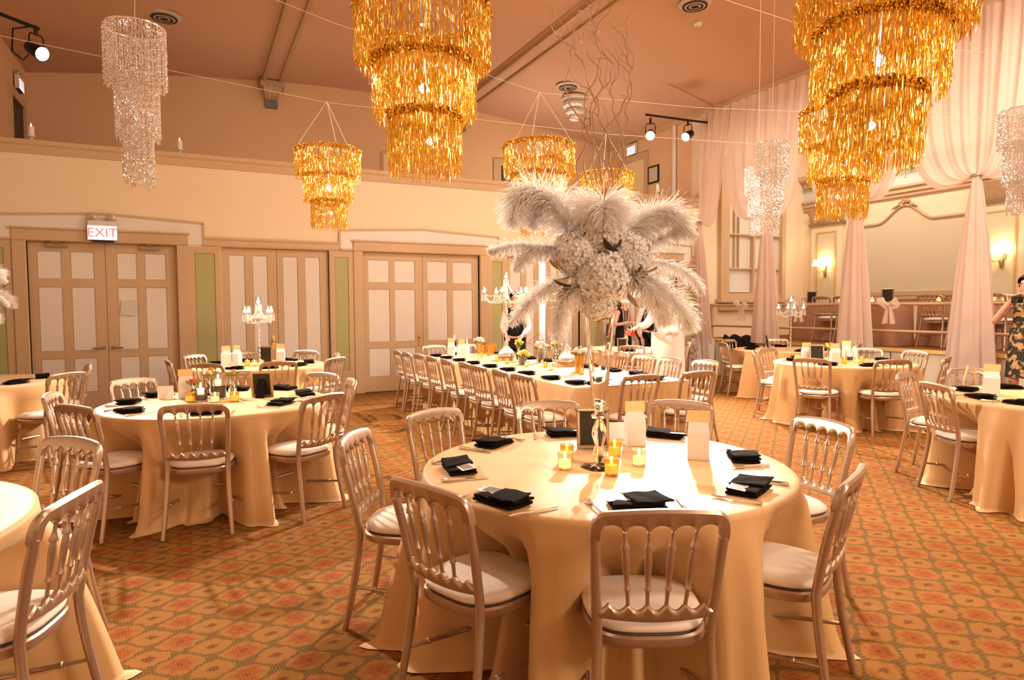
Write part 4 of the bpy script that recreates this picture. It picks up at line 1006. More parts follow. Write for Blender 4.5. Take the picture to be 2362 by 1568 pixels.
def feather_bouquet(loc, lab, full=True):
    g = thing('feather_bouquet', lab, 'bouquet', loc)
    rng = random.Random(5)
    def w3(x, y, z): return ax*x+ay*y+Vector((0, 0, z))
    # plumes: quill paths (right, away, up) from the bouquet's heart
    PL = [
     ([(-.08,.0,.05), (-.16,-.02,.20), (-.25,-.03,.33), (-.33,-.03,.36), (-.38,-.02,.30), (-.40,-.02,.20)], .16, .7),
     ([(-.06,.02,.06), (-.12,.03,.22), (-.20,.03,.33), (-.27,.02,.30), (-.31,.02,.20)], .15, .7),
     ([(-.10,.0,.02), (-.24,-.02,.09), (-.36,-.03,.115), (-.46,-.03,.095), (-.50,-.03,.085)], .07, .9),
     ([(-.10,-.02,.03), (-.22,-.04,.10), (-.32,-.06,.08), (-.385,-.07,.0)], .09, 1.0),
     ([(-.10,-.02,-.02), (-.22,-.04,-.06), (-.32,-.05,-.14), (-.41,-.06,-.24)], .09, .6),
     ([(-.06,-.05,-.05), (-.13,-.10,-.09), (-.185,-.12,-.18), (-.205,-.13,-.31)], .085, .6),
     ([(.0,-.02,.06), (.0,-.03,.20), (.0,-.07,.28), (.0,-.14,.26), (.0,-.17,.17)], .17, .9),
     ([(.02,.05,.08), (.05,.06,.22), (.03,.10,.30), (-.04,.16,.27)], .15, .8),
     ([(.06,.0,.06), (.16,-.01,.18), (.26,-.01,.255), (.34,-.02,.25), (.385,-.02,.17)], .14, .7),
     ([(.08,.02,.05), (.17,.04,.18), (.24,.06,.25), (.30,.07,.24)], .13, .7),
     ([(.10,.0,.02), (.24,-.01,.12), (.35,-.02,.165), (.43,-.02,.15)], .075, .8),
     ([(.10,-.02,.0), (.22,-.03,.035), (.34,-.04,.01), (.42,-.04,-.05), (.455,-.04,-.11)], .065, .9),
     ([(.08,-.04,-.03), (.18,-.07,-.03), (.28,-.09,-.10), (.36,-.10,-.20), (.385,-.10,-.27)], .12, .7),
     ([(.06,-.05,-.05), (.14,-.10,-.05), (.22,-.14,-.13), (.27,-.15,-.24)], .11, .7),
     ([(.0,.08,.0), (-.05,.22,.08), (-.08,.34,.04), (-.08,.42,-.08)], .11, .8),
     ([(.05,.08,.0), (.12,.22,.06), (.16,.33,.0), (.18,.40,-.12)], .11, .8)]
    for k, (pa, wm, dr) in enumerate(PL):
        q, b = plume([w3(*p) for p in pa], wm, 100+k, dr, int((1150 if full else 420)*(.6+wm*5)))
        f = b.build('plume', feather_m, g, False); q.build('quill', quill_m, f)
    for k, (x, y, z, r) in enumerate([(-.115,-.07,.07,.10), (.0,-.11,-.035,.115), (.115,-.07,.065,.10), (.0,-.06,.16,.11), (-.02,-.07,-.14,.085), (.09,.06,.05,.09), (-.09,.07,.05,.09), (.0,.10,-.02,.09)]):
        o = hydrangea(r, 200+k, 300).build('hydrangea_head', hyd_m, g, False); o.location = w3(x, y, z)
    for k, (x, y, z, dx, dz, m_) in enumerate([(-.17,-.08,.0,-.7,.35,leafb_m), (-.15,-.10,-.03,-.7,-.3,leafb_m), (-.13,-.12,-.01,.3,.6,leafd_m), (.02,-.14,.06,.6,.6,leafd_m), (.04,-.15,.07,-.5,.5,leafd_m), (.03,-.15,.04,.2,-.6,leafd_m), (.12,-.12,-.06,.7,.3,leafb_m), (.14,-.11,-.08,.8,-.3,leafb_m), (.11,-.13,-.10,.3,-.8,leafb_m), (.13,-.12,-.03,.2,.7,leafd_m), (-.16,-.08,-.06,-.3,-.7,leafb_m), (.16,-.10,-.02,.9,.2,leafb_m), (-.14,-.11,-.07,-.8,.1,leafd_m)]):
        o = leaf_mesh(.085, .022, rng).build('leaf', m_, g); o.location = w3(x, y, z)
        o.rotation_mode = 'QUATERNION'; o.rotation_quaternion = (w3(dx, -.45, dz)).to_track_quat('Z', 'Y')
    if full:
        # curly willow rising out of the flowers
        TW = [[(-.02,.0,.1), (-.06,.02,.45), (-.02,.04,.75), (-.10,.05,.98), (-.20,.06,1.10), (-.21,.06,1.28), (-.25,.07,1.42)],
              [(.0,.02,.1), (.02,.04,.42), (-.06,.05,.72), (.0,.06,.95), (-.02,.06,1.15), (-.07,.06,1.30), (-.11,.06,1.46)],
              [(.02,.0,.1), (.05,.02,.50), (.0,.03,.76), (.06,.04,.92), (-.02,.05,1.08), (.02,.05,1.22), (.03,.05,1.40)],
              [(.03,.03,.1), (.10,.05,.48), (.13,.05,.72), (.15,.06,.92), (.12,.06,1.04), (.16,.06,1.20), (.21,.06,1.32)],
              [(-.04,.03,.1), (-.10,.05,.40), (-.07,.05,.62), (-.14,.05,.82), (-.12,.06,1.02), (-.09,.06,1.16), (-.13,.07,1.28)],
              [(.04,.0,.1), (.02,.03,.38), (.09,.03,.60), (.06,.03,.80), (.10,.04,.98), (.06,.04,1.16)],
              [(-.03,.0,.1), (-.01,.03,.44), (-.05,.03,.66), (.01,.03,.86), (-.06,.04,1.02), (-.03,.04,1.20), (.05,.05,1.26)],
              [(.01,.05,.1), (.06,.06,.36), (.02,.07,.58), (.12,.08,.78), (.16,.09,.88), (.15,.09,1.06)]]
        for k, pa in enumerate(TW):
            rr = random.Random(300+k); P = [Vector(p) for p in pa]; path = []
            for i in range(len(P)-1):
                p0, p1, p2, p3 = P[max(i-1, 0)], P[i], P[i+1], P[min(i+2, len(P)-1)]
                for j in range(7):
                    f = j/7; p = .5*((2*p1)+(p2-p0)*f+(2*p0-5*p1+4*p2-p3)*f*f+(-p0+3*p1-3*p2+p3)*f**3)
                    path.append(w3(p.x+.012*math.sin(i*4+j*1.1+k), p.y+.012*math.cos(i*3+j*1.3+k), p.z))
            n = len(path); m = MB().tube(path, [lerp(.0048, .0012, i/n) for i in range(n)], 6)
            for q in range(5):
                i = rr.randrange(int(n*.3), n-4); p = path[i].copy(); d = Vector((rr.gauss(0, .6), rr.gauss(0, .6), .8)).normalized(); tw = [p]
                for j in range(9): d = (d+Vector((rr.gauss(0, .38), rr.gauss(0, .38), rr.gauss(.1, .25)))).normalized(); p = p+d*rr.uniform(.012, .03); tw.append(p)
                m.tube(tw, [lerp(.0022, .0006, j/9) for j in range(10)], 5)
            m.build('willow_branch', twig_m, g)
    return g
feather_bouquet((VX, VY, 1.665), 'white ostrich feather and hydrangea bouquet with curly willow on the trumpet vase')
spawn(VASE, (-2.10, 8.40, TH+.001), 0, 'glass trumpet vase on the left edge table, out of view')
feather_bouquet((-2.08, 8.40, 1.64), 'white feather tips entering at the left edge', full=False)
spawn(VASE, (6.75, 9.25, TH+.001), 0, 'glass trumpet vase on the table by the waiter', None, 1.05)
g = thing('feather_spray', 'pale feather spray in the vase by the waiter', 'bouquet', (6.75, 9.25, 1.55))
for k in range(9):
    a = k*.7; q, b = plume([(0, 0, -.06), (.08*math.cos(a), .08*math.sin(a), .12), (.22*math.cos(a), .22*math.sin(a), .2), (.36*math.cos(a), .36*math.sin(a), .08)], .10, 500+k, .7, 220)
    f = b.build('plume', feather_m, g, False); q.build('quill', quill_m, f)

# ------------------------------------------------------------------ crystal candelabra
def make_candelabra(H, span, arms, beaded, nm):
    t = thing(nm, 'candelabra', 'candelabra')
    if beaded:
        m = MB(); m.lathe([(.001, 0), (.11, 0), (.11, .012), (.10, .035), (.075, .065), (.04, .085), (.001, .09)], 28)
        for j in range(6):
            rr = .105-.014*j; zz = .02+.013*j*(1+.05*j); n = max(8, int(rr*2*PI/.015))
            for i in range(n): m.sphere((rr*math.cos(2*PI*i/n), rr*math.sin(2*PI*i/n), zz), .0075, 6, 4)
        m.build('beaded_foot', mat('pearl_beads', (.86, .82, .80), .25, coat=.6), t); z0 = .088
    else:
        MB().lathe([(.001, 0), (.075, 0), (.075, .006), (.03, .015), (.015, .03), (.001, .03)], 24).build('foot', crystal_m, t); z0 = .03
    za = H*.68; n = 9 if not beaded else 6; prof = [(.001, z0)]; hh = (za-z0)/n
    for k in range(n):
        b = z0+k*hh; R = (.028 if beaded else .014)*(1 if k % 2 == 0 or not beaded else .6)
        prof += [(R*.35, b+.002), (R*.8, b+hh*.18), (R, b+hh*.45), (R*.85, b+hh*.75), (R*.4, b+hh*.97)]
    prof.append((.001, za)); MB().lathe(prof, 14).build('crystal_column', crystal_m, t)
    MB().lathe([(.001, za), (.05, za), (.055, za+.02), (.03, za+.04), (.022, za+.07), (.028, za+.12), (.016, za+.17), (.001, za+.19)], 16).build('hub', crystal_m, t)
    def cup(x, y, z):
        c = MB().lathe([(.001, z-.02), (.012, z-.015), (.036, z), (.038, z+.006), (.012, z+.008), (.001, z+.008)], 12, (x, y, 0)); o = c.build('drip_dish', crystal_m, t)
        MB().lathe([(.001, z+.010), (.024, z+.010), (.036, z+.05), (.033, z+.10), (.031, z+.10), (.034, z+.05), (.022, z+.014), (.001, z+.014)], 14, (x, y, 0), cap=False).build('glass_shade', glass_m, o)
        MB().lathe([(.001, z+.015), (.021, z+.017), (.023, z+.052), (.001, z+.053)], 12, (x, y, 0)).build('candle', mat('glowing_wax', (1, .85, .65), .5, emit=(1, .86, .72), es=5), o)
        MB().lathe([(.001, z+.053), (.010, z+.062), (.010, z+.078), (.001, z+.100)], 8, (x, y, 0)).build('flame', flame_m, o)
        bd = MB()
        for q in range(7):
            a = 2*PI*q/7
            for j in range(7): bd.sphere((x+.034*math.cos(a), y+.034*math.sin(a), z-.012-.013*j), .0066 if j < 6 else .010, 5, 4)
        bd.build('bead_drops', pearl_m, o)
    R = span/2
    for k in range(arms):
        a = 2*PI*k/arms+.35; c, s = math.cos(a), math.sin(a)
        MB().tube([(.02*c, .02*s, za+.01), (R*.35*c, R*.35*s, za-.055), (R*.7*c, R*.7*s, za-.045), (R*.95*c, R*.95*s, za+.01), (R*c, R*s, za+.055)], .009, 8).build('arm', crystal_m, t)
        cup(R*c, R*s, za+.075)
        gl = MB(); a2 = 2*PI*(k+1)/arms+.35
        for j in range(22):
            u = j/21; x = lerp(R*c, R*math.cos(a2), u); y = lerp(R*s, R*math.sin(a2), u); gl.sphere((x, y, za+.06-.11*math.sin(PI*u)), .0080, 5, 4)
        for j in range(24):
            u = j/23; x = lerp(.02*c, R*c, u); y = lerp(.02*s, R*s, u); gl.sphere((x, y, lerp(H-.14, za+.07, u)-.09*math.sin(PI*u)), .0078, 5, 4)
        gl.build('bead_garland', pearl_m, t)
    MB().lathe([(.001, za+.19), (.012, za+.20), (.022, za+.23), (.014, za+.27), (.020, H-.16), (.010, H-.11), (.001, H-.10)], 12).build('upper_stem', crystal_m, t)
    cup(0, 0, H-.085)
    return t
CL = make_candelabra(1.13, .62, 5, True, 'crystal_candelabra'); CS = make_candelabra(.88, .40, 4, False, 'small_candelabra')
spawn(CL, (3.93, 8.20, TH+.085), .0, 'tall crystal candelabra on the long table, left of the feathers'); spawn(CL, (4.20, 7.0, TH+.085), .5, 'tall crystal candelabra on the long table, behind the feathers')
spawn(CS, (.76, 9.12, TH+.001), .2, 'small crystal candelabra on the far left table'); spawn(CS, (9.10, 7.80, TH+.001), .6, 'small crystal candelabra on the table by the stage')
def riser(x, y, lab):
    t = thing('cake_stand', lab, 'stand', (x, y, TH+.001)); MB().lathe([(.001, 0), (.13, 0), (.13, .062), (.001, .062)], 32).build('drum', mat('drum_wood', (.62, .40, .24), .5), t); MB().lathe([(.001, .063), (.17, .063), (.172, .072), (.17, .082), (.001, .082)], 32).build('mirror_top', silver_m, t)
riser(3.93, 8.20, 'round stand under the left tall candelabra'); riser(4.20, 7.0, 'round stand under the tall candelabra behind the feathers')
for loc in ((3.9, 8.0, 1.75), (4.2, 6.9, 1.75), (.76, 8.9, 1.6), (1.66, 2.36, .98), (7.6, 5.5, 1.0), (.15, 5.5, 1.0)): light('candle_light', 'POINT', loc, 7 if loc[2] > 1.2 else 3, (1, .62, .28), size=.05)

# ------------------------------------------------------------------ flowers, jars and bottles
def bunch(loc, lab, cols, n, spread, r, vase=None, h=.16, seed=0, rose_=True):
    """flowers in a vessel: the vessel is one thing, the flowers another"""
    rng = random.Random(seed); x, y, z = loc
    if vase:
        m_, prof, vl = vase; v = thing('flower_vase', vl, 'vase', loc); MB().lathe(prof, 20, cap=False).build('vessel', m_, v)
        MB().lathe([(.001, .004), (prof[1][0]*.85, .004), (prof[1][0]*.85, h*.45), (.001, h*.45)], 14).build('water', glass_m, v)
    g = thing('flower_bunch', lab, 'flowers', (x, y, z+h*.5))
    for k in range(n):
        a = k*2.4; q = spread*math.sqrt((k+.3)/n); px, py, pz = q*math.cos(a), q*math.sin(a), h*.5+.03+spread*.8*(1-(q/spread)**2)*.8+rng.uniform(-.01, .01)
        o = (rose(r*rng.uniform(.85, 1.15), rng, 11) if rose_ else hydrangea(r, seed+k, 40)).build('blossom', cols[k % len(cols)], g); o.location = (px, py, pz)
        o.rotation_euler = (rng.gauss(-py*4, .3), rng.gauss(px*4, .3), rng.uniform(0, 6))
        MB().tube([(px*.15, py*.15, -h*.4), (px*.5, py*.5, h*.2), (px, py, pz)], .0022, 5).build('stem', green_leaf_m, g)
    for k in range(5):
        a = k*1.26+.3; o = leaf_mesh(.06, .014, rng).build('leaf', leafb_m if k % 2 else green_leaf_m, g); o.location = (spread*.5*math.cos(a), spread*.5*math.sin(a), h*.5); o.rotation_euler = (.9*math.sin(a), -.9*math.cos(a)*-1, 0)
    return g
cyl = lambda r, h: [(.001, .001), (r, .001), (r*1.0, h), (r*.93, h), (r*.92, .012), (.001, .012)]
flu = lambda r, h: [(.001, .001), (r*.55, .001), (r*.5, h*.2), (r, h), (r*.94, h), (r*.45, h*.25), (.001, h*.2)]
bott = lambda r, h: [(.001, .001), (r, .001), (r*1.05, h*.35), (r*.75, h*.55), (r*.35, h*.72), (r*.40, h*.9), (r*.62, h), (r*.56, h), (r*.34, h*.9), (r*.29, h*.72), (.001, h*.5)]
Z = TH+.001
bunch((3.88, 9.05, Z), 'cream rose posy in a gold flute near the far end of the long table', [hyd_m, pink_m], 12, .075, .036, (goldglass_m, flu(.045, .20), 'gold flute vase near the far end of the long table'), .20, 1)
bunch((3.98, 7.92, Z), 'yellow orchids in the curvy glass vase beside the left candelabra', [yellow_m], 7, .06, .034, (glass_m, bott(.05, .21), 'curvy glass vase beside the left candelabra'), .21, 2)
bunch((3.78, 7.40, Z), 'low yellow roses in a small pot on the long table', [yellow_m], 6, .08, .045, (stone_fill_m, cyl(.055, .10), 'small dark pot of yellow roses on the long table'), .10, 3)
bunch((4.12, 7.55, Z), 'blush hydrangea bunch in a cylinder vase on the long table', [pink_m, hyd_m], 9, .10, .042, (glass_m, cyl(.045, .18), 'clear cylinder vase of blush flowers on the long table'), .18, 4)
bunch((4.22, 7.30, Z), 'pale yellow blooms in a bottle vase left of the rear candelabra', [yellow_m, pink_m], 7, .07, .036, (glass_m, bott(.055, .22), 'bottle vase left of the rear candelabra'), .22, 5)
bunch((3.88, 6.20, Z), 'bronze and cream roses in tall gold cylinders beside the vase', [leafb_m, pink_m, hyd_m], 10, .08, .038, (goldglass_m, cyl(.05, .19), 'tall gold cylinder vase nearest on the long table'), .19, 6)
bunch((4.10, 9.40, Z), 'red rose in a gold box vase at the far end of the long table', [red_m], 3, .04, .034, (goldglass_m, cyl(.05, .15), 'gold box vase with red rose at the far end'), .15, 7)
for k, (x, y, lab) in enumerate(((4.05, 9.05, 'beside the gold flute'), (4.22, 9.28, 'behind the red rose'), (3.98, 6.35, 'behind the bronze roses'))):
    o = MB().lathe(cyl(.045, .17), 20, cap=False).build('gold_cylinder', goldglass_m); o.location = (x, y, Z); tag(o, 'empty gold glass cylinder %s on the long table' % lab, 'vase', 'gold cylinders')
for k, (x, y, nm) in enumerate(((3.43, 9.06, 'leftmost'), (3.42, 8.62, 'middle'), (3.55, 8.74, 'rightmost'))):
    o = spawn(BAG, (x, y, Z), -.6+k*.8, 'white favour bag on the long table, %s of three' % nm, 'white favour bags', (1.1, 1.1, 1.35))
t = thing('wine_bottle', 'wine bottle with pale label on the far part of the long table', 'bottle', (3.60, 9.38, Z))
MB().lathe([(.001, 0), (.037, 0), (.038, .18), (.030, .21), (.014, .235), (.013, .29), (.015, .295), (.015, .31), (.001, .31)], 18).build('bottle_glass', black_m, t); MB().lathe([(.0385, .05), (.0388, .05), (.0388, .14), (.0385, .14)], 18, cap=False).build('paper_label', white_m, t); MB().lathe([(.0145, .24), (.0155, .24), (.0155, .312), (.001, .313)], 12).build('neck_foil', white_m, t)
g = thing('wire_sculpture', 'copper wire star ornament among the flowers of the long table', 'ornament', (4.15, 7.72, Z+.26)); rng = random.Random(8); ps = [Vector((math.cos(a)*s, math.sin(a)*s, z)) for a, s, z in [(rng.uniform(0, 6.28), rng.uniform(.10, .16), rng.uniform(-.12, .12)) for _ in range(9)]]
for k in range(12):
    a, b = rng.sample(ps, 2); MB().tube([a, b], .004, 5).build('wire', mat('copper', (.42, .2, .1), .35, .9), g)
MB().tube([(0, 0, -.26), (0, 0, -.10), ps[0]], .005, 6).build('wire_stem', mat('copper', (.42, .2, .1), .35, .9), g)
for k, (x, y) in enumerate(((3.78, 8.75), (3.62, 8.45), (3.70, 8.02), (3.85, 7.78), (3.66, 7.62), (3.72, 7.18), (3.86, 6.95), (3.74, 6.60), (3.80, 6.02), (3.66, 9.05))):
    votive(VP if k % 2 else VG, x, y, '%s small votive along the long table runner, counting from the left candelabra' % ORD[k].capitalize(), s=.95)
# jars on the left middle table
def jar(x, y, r, h, lab, fillz):
    t = thing('pebble_jar', lab, 'jar', (x, y, Z)); MB().lathe(cyl(r, h), 26, cap=False).build('glass', glass_m, t)
    MB().lathe([(.001, .013), (r*.90, .013), (r*.90, fillz), (.001, fillz+.004)], 20).build('pebbles', stone_fill_m, t)
    MB().lathe([(.001, fillz+.005), (.025, fillz+.005), (.026, fillz+.05), (.001, fillz+.051)], 14).build('candle', wax_m, t); MB().lathe([(.001, fillz+.051), (.008, fillz+.062), (.007, fillz+.08), (.0005, fillz+.10)], 8).build('flame', flame_m, t)
jar(.16, 5.80, .062, .19, 'large glass jar of dark pebbles with a lit candle', .11); jar(.03, 5.72, .050, .10, 'short glass jar of pale pebbles with a lit candle', .055)
jar(7.62, 5.80, .055, .17, 'dark jar with a lit candle on the right middle table', .08); jar(7.78, 5.72, .045, .14, 'jar with a lit candle right of the dark jar, right middle table', .06)
bunch((.10, 5.92, Z), 'orange and white daisies behind the pebble jars', [red_m, hyd_m, yellow_m], 5, .045, .030, (glass_m, bott(.04, .16), 'bud vase with daisies behind the pebble jars'), .18, 11)
bunch((-.02, 5.86, Z), 'red blossom left of the large pebble jar', [red_m], 2, .03, .032, (glass_m, bott(.035, .12), 'bud vase with red blossom by the jars'), .12, 12)
bunch((.27, 5.84, Z), 'red and green bloom in a slim bottle right of the jars', [red_m, yellow_m], 3, .03, .026, (glass_m, bott(.036, .17), 'slim bottle vase right of the jars'), .18, 13)
bunch((7.70, 5.95, Z), 'red and orange flowers behind the candle jars on the right middle table', [red_m, yellow_m, pink_m], 6, .08, .035, (glass_m, cyl(.04, .14), 'glass vase behind the candle jars on the right middle table'), .15, 14)
o = hydrangea(.05, 77, 60).build('gold_posy', yellow_m); o.location = (7.12, 5.98, Z+.045); tag(o, 'gold ruffled posy on the napkin, right middle table', 'flowers')

# ------------------------------------------------------------------ theatre spots
def spot(loc, aim, lab, arm_from, side):
    g = thing('stage_spotlight', lab, 'spotlight', loc)
    d = (Vector(aim)-Vector(loc)).normalized()
    MB().lathe([(.001, -.20), (.05, -.19), (.075, -.15), (.085, -.05), (.085, .06), (.10, .07), (.10, .12), (.092, .12), (.088, .09), (.06, .085), (.001, .085)], 20, (0, 0, 0), d).build('housing', dark_m, g)
    MB().lathe([(.001, .088), (.086, .088), (.086, .094), (.001, .10)], 20, (0, 0, 0), d).build('lens', bulb_m, g)
    s = d.cross(Vector((0, 0, 1))).normalized()
    MB().tube([s*.095, s*.10+Vector((0, 0, .16)), s*.08+Vector((0, 0, .22)), s*-.08+Vector((0, 0, .22)), s*-.10+Vector((0, 0, .16)), s*-.095], .010, 6).build('yoke', dark_m, g)
    MB().lathe([(.02, .21), (.025, .22), (.025, .33), (.015, .34)], 10).build('clamp', dark_m, g)
    return g
spot(SP_R1, (2.2, 3.6, 0), 'glaring theatre spotlight at the right end of the balcony', None, 1); spot(SP_R2, (2.5, 8.5, 1.2), 'bluish theatre spotlight beside the drapes', None, 1); spot(SP_L, (5.2, 4.2, 0), 'theatre spotlight at the upper left', None, -1)
for pts, lab in (([(8.5, 11.0, 5.46), (9.62, 11.0, 5.48), (10.22, 11.0, 5.50)], 'black bar carrying the right spotlights'), ([(-1.80, 11.0, 5.34), (-2.25, 11.0, 5.47), (-2.66, 11.2, 5.55)], 'black arm carrying the left spotlight')):
    g = thing('lighting_bar', lab, 'bar', pts[-1]); b = Vector(pts[-1])
    MB().tube([Vector(p)-b for p in pts], .024, 10).build('bar', dark_m, g); s = 1 if b.x > 0 else -1
    MB().box(-.06 if s > 0 else -.005, .005 if s > 0 else .06, -.06, .06, -.14, .10).build('mounting_plate', ornament_m if s > 0 else dark_m, g, smooth=False)
tag(MB().tube([(-1.9, 11.0, 5.36), (-2.1, 11.02, 5.30), (-2.12, 11.02, 5.0), (-2.0, 11.02, 4.90), (-1.93, 11.0, 4.98)], .012, 6).build('lamp_cable', dark_m), 'black cable looping from the left spotlight', 'cable')

# ------------------------------------------------------------------ exit signs, vents, ledge candles, sconces
def text(s, size, m_, par, loc, rot):
    cu = bpy.data.curves.new('letters', 'FONT'); cu.body = s; cu.size = size; cu.align_x = 'CENTER'; cu.align_y = 'CENTER'; cu.extrude = .0015
    o = bpy.data.objects.new('letters', cu); C.objects.link(o); dg = bpy.context.evaluated_depsgraph_get(); me = bpy.data.meshes.new_from_object(o.evaluated_get(dg)); bpy.data.objects.remove(o)
    me.materials.clear(); me.materials.append(m_); q = link('letters', me, par, loc); q.rotation_euler = rot; return q
def exit_sign(loc, rz, lab, heads=True, s=1.0, letters=True):
    g = thing('exit_sign', lab, 'sign', loc, rz, 'exit signs'); g.scale = (s,)*3
    MB().cbox(-.17, .17, -.05, .03, -.12, .14, .01).build('housing', mat('sign_enamel', (.74, .68, .66), .5), g, smooth=False)
    MB().box(-.168, .168, -.054, -.048, -.118, .068).build('lit_face', exit_m, g, smooth=False)
    if letters: text('EXIT', .17, exit_red, g, (0, -.056, -.027), (PI/2, 0, 0))
    if heads:
        for sx in (-.11, .11): MB().lathe([(.001, .05), (.03, .045), (.05, .02), (.055, -.01), (.05, -.02), (.02, -.026), (.001, -.027)], 18, (sx, -.02, .185), (0, 1, .1)).build('emergency_lamp', mat('lamp_head', (.50, .42, .38), .25, .5), g)
        MB().box(-.12, .12, -.045, .02, -.15, -.12).build('battery_tray', dark_m, g, smooth=False)
    return g
exit_sign((-1.17, YW-.085, 2.64), 0, 'glowing EXIT sign with twin lamps above the left double door', s=1.08)
exit_sign((-2.62, 14.0, 5.40), PI/2, 'exit sign edge-on above the dark balcony doorway', True, .9); exit_sign((XR-.05, 13.72, 5.50), -PI/2, 'glowing exit sign above the pale balcony doorway', False, 1.0)
def vent(x, y, lab):
    g = thing('ceiling_vent', lab, 'vent', (x, y, ceil_z(x)-.003)); MB().lathe([(.001, 0), (.26, 0), (.26, -.012), (.20, -.03), (.001, -.03)], 28).build('rim', vent_m, g)
    for k in range(5): MB().lathe([(.035+k*.034, -.031), (.035+k*.034, -.055), (.055+k*.034, -.05), (.055+k*.034, -.031)], 24, cap=False).build('louvre_ring', ventdark_m if k % 2 == 0 else vent_m, g)
vent(-.30, 11.95, 'round ceiling vent near the silver chandelier at left'); vent(7.16, 8.05, 'round ceiling vent at the upper right'); vent(7.29, 12.1, 'round ceiling vent above the willow branches')
g = thing('ceiling_lantern', 'white tiered ceiling lantern behind the willow branches', 'ceiling light', (7.70, 12.5, ceil_z(7.7)))
for k, (r, z) in enumerate(((.26, -.02), (.24, -.16), (.17, -.30), (.10, -.42))): MB().lathe([(.001, z+.01), (r, z), (r+.02, z-.03), (r+.02, z-.07), (r*.8, z-.11), (.001, z-.13)], 24).build('tier', panel_m, g)
g = thing('smoke_detector', 'small white smoke detector on the ceiling at right', 'detector', (7.61, 8.48, ceil_z(7.61))); MB().lathe([(.001, 0), (.07, 0), (.07, -.03), (.04, -.05), (.001, -.05)], 20).build('base', panel_m, g); MB().lathe([(.03, -.05), (.03, -.07), (.001, -.075)], 14).build('sensor_cap', vent_m, g)
for x, lab in ((-2.01, 'at the far left'), (-.13, 'right of the silver chandelier'), (1.64, 'behind the small gold chandelier at left'), (9.14, 'below the balcony picture')):
    g = thing('ledge_candle', 'white candle on the balcony ledge, %s' % lab, 'candle', (x, 11.40, 3.886), 0, 'ledge candles')
    MB().lathe([(.001, 0), (.045, 0), (.045, .008), (.018, .02), (.014, .05), (.022, .06), (.05, .075), (.052, .09), (.001, .09)], 16).build('glass_foot', glass_m if x > 9 else panel_m, g)
    MB().lathe([(.001, .091), (.038, .091), (.038, .21), (.001, .212)], 16).build('pillar', mat('white_wax', (.88, .82, .76), .5), g)
    MB().lathe([(.001, .212), (.008, .222), (.007, .24), (.0005, .262)], 8).build('flame', flame_m, g)
def sconce(y, lab):
    g = thing('wall_sconce', lab, 'sconce', (XS-.09, y, 2.42), -PI/2)
    MB().lathe([(.001, -.20), (.02, -.18), (.05, -.08), (.04, .0), (.055, .1), (.02, .18), (.001, .2)], 12, (0, 0, -.05)).build('back_plate', ornament_m, g)
    for s in (-1, 1):
        a = MB().tube([(0, -.03, -.08), (s*.06, -.10, -.13), (s*.13, -.13, -.08), (s*.14, -.13, .0)], .012, 8).build('arm', brass_m, g)
        MB().lathe([(.095, .0), (.06, .15), (.056, .15), (.09, .0)], 20, (s*.14, -.13, .02), cap=False).build('shade', shade_m, a)
    light('sconce_light', 'POINT', (XS-.24, y, 2.52), 9, (1, .66, .34), size=.05)
sconce(10.62, 'twin-shade brass wall sconce left of the third drape'); sconce(6.86, 'twin-shade brass wall sconce right of the fourth drape')
o = MB().box(-.14, .14, -.006, 0, -.10, .10).build('door_notice', white_m, smooth=False); o.location = (-.885, YW+.055, 1.52); o.rotation_euler = (0, .08, 0); o.scale = (.75, 1, 1.15); tag(o, 'plain paper notice taped to the left double door', 'notice')

# ------------------------------------------------------------------ stage furniture
def stage_chair(x, y, deg, lab): chair(x, y, deg, lab, 'chairs on the stage', z=.79)
def stage_table(x0, x1, y0, y1, lab, seed):
    t = thing('stage_table', 'table under the %s' % lab, 'table', ((x0+x1)/2, (y0+y1)/2, .79)); hx, hy = (x1-x0)/2, (y1-y0)/2
    MB().box(-hx+.02, hx-.02, -hy+.02, hy-.02, TH-.04, TH-.008).build('tabletop', wood_m, t, smooth=False)
    for sx in (-1, 1):
        for sy in (-1, 1): MB().tube([(sx*(hx-.1), sy*(hy-.1), TH-.04), (sx*(hx-.1), sy*(hy-.1), 0)], .016, 8).build('leg', dark_m, t)
    per = []
    for (p, q, k) in (((-hx, -hy), (hx, -hy), 30), ((hx, -hy), (hx, hy), 60), ((hx, hy), (-hx, hy), 30), ((-hx, hy), (-hx, -hy), 60)):
        for i in range(k): per.append((lerp(p[0], q[0], i/k), lerp(p[1], q[1], i/k)))
    n = len(per); vs = [(-hx, -hy, TH), (hx, -hy, TH), (hx, hy, TH), (-hx, hy, TH)]; fs = [(0, 1, 2, 3)]
    for j in range(8):
        t_ = j/7
        for i, (x, y) in enumerate(per): k = 1+t_*(.03+.035*math.sin((x+y*1.3)*16+seed)); vs.append((x*k+.005*math.copysign(1, x), y*k, lerp(TH, .004, t_)))
    for j in range(7):
        for i in range(n): a = 4+j*n+i; b = 4+j*n+(i+1) % n; fs.append((a, a+n, b+n, b))
    o = MB().add(vs, fs).build('tablecloth', rust_m, ang=60); o.location = ((x0+x1)/2, (y0+y1)/2, .79); tag(o, lab, 'tablecloth', 'rust cloths on the stage')
stage_table(11.35, 12.15, 8.05, 9.75, 'rust cloth on the stage between second and third drapes', 1)
stage_table(11.35, 12.15, 5.75, 7.05, 'rust cloth on the stage behind the chairs between third and fourth drapes', 2)
stage_table(10.75, 11.30, 7.10, 7.62, 'rust cloth on the small stage table right of the third drape', 3)
stage_table(10.75, 11.45, 4.30, 5.05, 'rust cloth on the stage at the right edge', 4)
for k, y in enumerate((8.24, 8.72)): stage_chair(10.98, y+.0, 0, 'gold chair on the stage left of the third drape, %s of two' % ('right one', 'left one')[k])
